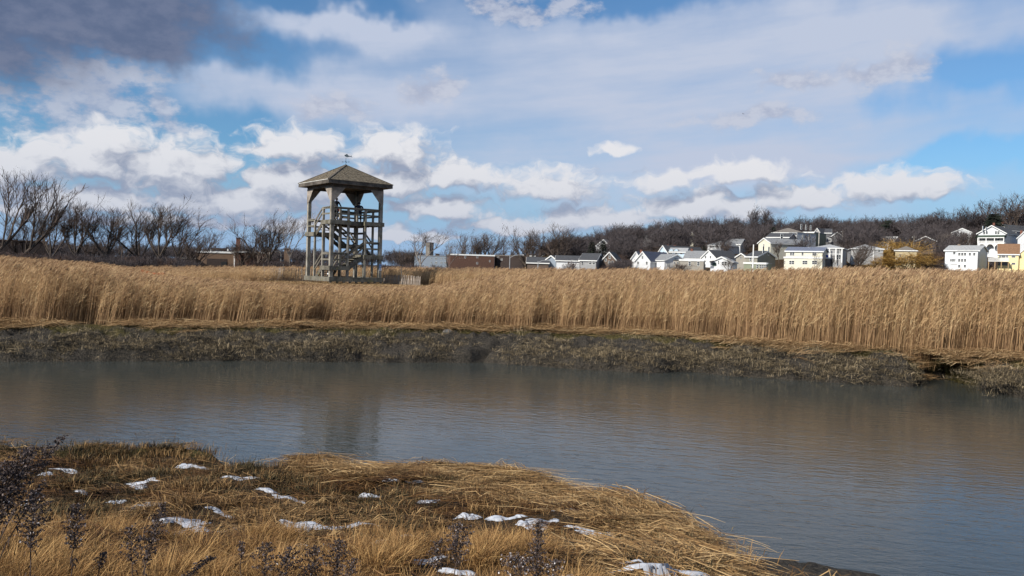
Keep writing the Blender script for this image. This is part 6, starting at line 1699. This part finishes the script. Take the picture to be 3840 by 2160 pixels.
def goldenrod(label, px, py, Y, lean=(0.0, 0.0), plume=0.26, width=0.07, nod=0.0, fluff=0.0, dense=1.0, seed=0):
    """px, py: where its top shows; Y: its distance"""
    r = random.Random(seed * 31 + 5)
    top = at(px, py, Y); bx, by = top.x - lean[0], top.y - lean[1]; bz = float(height(bx, by)) - 0.03
    t = thing('goldenrod', label, 'weed', (bx, by, bz), 0.0, 'dead goldenrod stalks in the near grass')
    H2 = top.z - bz
    n = 12
    ax = []
    for i in range(n + 1):
        f = i / n
        ax.append(np.array((lean[0] * f ** 1.6 + r.gauss(0, .004), lean[1] * f ** 1.6 + r.gauss(0, .004), H2 * f - nod * max(0, f - .7) ** 2 * 3)))
    ax = np.array(ax)
    st = MB().tube(ax, np.linspace(0.0050, 0.0016, n + 1), 5).build('stem', WSTEM, t)
    L = np.linalg.norm(ax[-1] - ax[0])
    pos = lambda f: np.array([np.interp(f, np.linspace(0, 1, n + 1), ax[:, k]) for k in range(3)])
    br, sd_ = MB(), MB()
    p0 = max(0.15, 1 - plume / max(L, 0.01))
    nb = int(46 * dense * plume / 0.26)
    for k in range(nb):
        f = p0 + (1 - p0) * (k + r.random()) / nb
        s = (f - p0) / (1 - p0)
        l = width * (0.35 + 1.0 * math.sin(math.pi * min(1, s * 0.85 + 0.16)) ** 0.8) * r.uniform(0.6, 1.15)
        a = k * 2.4 + r.uniform(-.4, .4); d = np.array((math.cos(a), math.sin(a), 0))
        q = pos(f); up = r.uniform(0.5, 0.9)
        pts = [q, q + d * l * .5 + (0, 0, l * up * .7), q + d * l + (0, 0, l * (up * .8 - nod * 2))]
        br.tube(pts, [0.0016, 0.0013, 0.0009], 3, cap=False)
        m_ = max(4, int(l / 0.0085))
        for j in range(m_):
            g = 0.2 + 0.85 * j / m_
            c_ = (pts[0] * (1 - g) ** 2 + 2 * pts[1] * g * (1 - g) + pts[2] * g * g) + np.array((r.gauss(0, .005), r.gauss(0, .005), .004 + r.gauss(0, .004)))
            z_ = r.uniform(0.0045, 0.0085); tt = r.random() * 0.84 + (0.5 if r.random() < fluff else 0)
            for _ in range(2):
                u1 = np.array((r.gauss(0, 1), r.gauss(0, 1), r.gauss(0, 1))); u1 /= np.linalg.norm(u1)
                u2 = np.cross(u1, (r.gauss(0, 1), r.gauss(0, 1), r.gauss(0, 1))); u2 /= np.linalg.norm(u2)
                sd_.add([c_ - u1 * z_, c_ + u2 * z_ * .7, c_ + u1 * z_, c_ - u2 * z_ * .7], [(0, 1, 2, 3)], min(1, tt))
    br.build('panicle', WSTEM, t)
    tag(sd_.build('seed_heads', WSEED, t), kind='stuff')
    lf = MB()
    for k in range(int(10 * L / 0.5)):
        f = r.uniform(0.15, p0 + .1); q = pos(f); a = r.uniform(0, 6.28); d = np.array((math.cos(a), math.sin(a), 0)); l = r.uniform(.025, .06)
        lf.ribbon([q, q + d * l * .5 + (0, 0, .008), q + d * l * .8 + (0, 0, -l * .5)], [.004, .009, .002], (-d[1], d[0], .4))
    lf.build('dry_leaves', WLEAF, t)


goldenrod('large dark bushy goldenrod at the frame edge, its main stalk arching over the water', 232, 1620, 3.6, (0.42, 0.05), 0.20, 0.035, 0.10, seed=1)
goldenrod('dense dark goldenrod plume at the frame edge beneath the arching stalk', 120, 1672, 3.5, (0.30, 0.02), 0.30, 0.075, 0.05, dense=1.5, seed=2)
goldenrod('thick dark goldenrod plume lowest at the frame edge', 60, 1745, 3.45, (0.22, 0.0), 0.30, 0.085, 0.0, dense=1.5, seed=3)
goldenrod('thin goldenrod side stalk bending out over the straw at the frame edge', 170, 1778, 3.5, (0.34, 0.0), 0.2, 0.03, 0.15, dense=0.7, seed=4)
goldenrod('upright bushy goldenrod plume standing first from the frame edge', 128, 1850, 4.2, (0.02, 0), 0.30, 0.066, 0.0, fluff=.08, dense=1.6, seed=5)
goldenrod('upright goldenrod plume standing second from the frame edge', 290, 1890, 4.3, (0.03, 0), 0.25, 0.058, 0.03, fluff=.08, dense=1.5, seed=6)
goldenrod('tall goldenrod leaning with a narrow curved plume', 612, 1892, 4.2, (0.14, 0), 0.34, 0.05, 0.02, dense=1.3, seed=7)
goldenrod('short goldenrod beside the tall leaning one', 492, 1972, 4.25, (-0.02, 0), 0.20, 0.045, 0.03, dense=1.0, seed=8)
goldenrod('small nodding goldenrod with a hooked tip', 395, 2048, 4.4, (0.07, 0), 0.12, 0.03, 0.15, dense=1.0, seed=9)
goldenrod('goldenrod arching low toward the snow', 805, 2075, 4.4, (0.28, 0), 0.34, 0.035, 0.10, dense=1.3, seed=10)
goldenrod('small lone goldenrod tip with a tight plume', 908, 2036, 4.6, (0.01, 0), 0.10, 0.024, 0.0, dense=1.2, seed=11)
goldenrod('spreading goldenrod plume in the middle clump, nearest the lone tip', 1010, 2032, 4.5, (0.05, 0), 0.2, 0.055, 0.05, dense=1.2, seed=12)
goldenrod('goldenrod in the middle clump with drooping fork', 1092, 2050, 4.45, (0.06, 0), 0.22, 0.07, 0.05, dense=1.1, fluff=.1, seed=13)
goldenrod('goldenrod in the middle clump topped by a broad tuft', 1185, 2052, 4.45, (0.05, 0), 0.22, 0.07, 0.05, dense=1.1, fluff=.15, seed=14)
goldenrod('tallest goldenrod of the middle clump, bending back', 1270, 2024, 4.5, (0.02, 0), 0.22, 0.060, 0.03, dense=1.3, seed=15)
goldenrod('low goldenrod at the edge of the middle clump', 1325, 2095, 4.4, (0.05, 0), 0.14, 0.05, 0.05, dense=1.0, fluff=.15, seed=16)
goldenrod('broad umbrella-topped goldenrod by the long snow streak', 1718, 1966, 4.6, (0.02, 0), 0.24, 0.072, 0.02, dense=1.3, fluff=.1, seed=17)
goldenrod('slimmer goldenrod beside the umbrella-topped one', 1645, 2030, 4.6, (0.01, 0), 0.18, 0.045, 0.0, dense=1.2, fluff=.1, seed=18)
goldenrod('tall dark goldenrod below the widest snow patch', 2020, 1956, 4.6, (0.0, 0), 0.34, 0.05, 0.0, dense=1.4, seed=19)
goldenrod('pale-tufted goldenrod low beside the tall dark one', 1945, 2085, 4.4, (-0.04, 0), 0.2, 0.09, 0.05, dense=1.2, fluff=.3, seed=20)
goldenrod('pale-tufted goldenrod low at the bank end of the clump', 2085, 2098, 4.5, (0.06, 0), 0.16, 0.06, 0.05, dense=1.0, fluff=.3, seed=21)
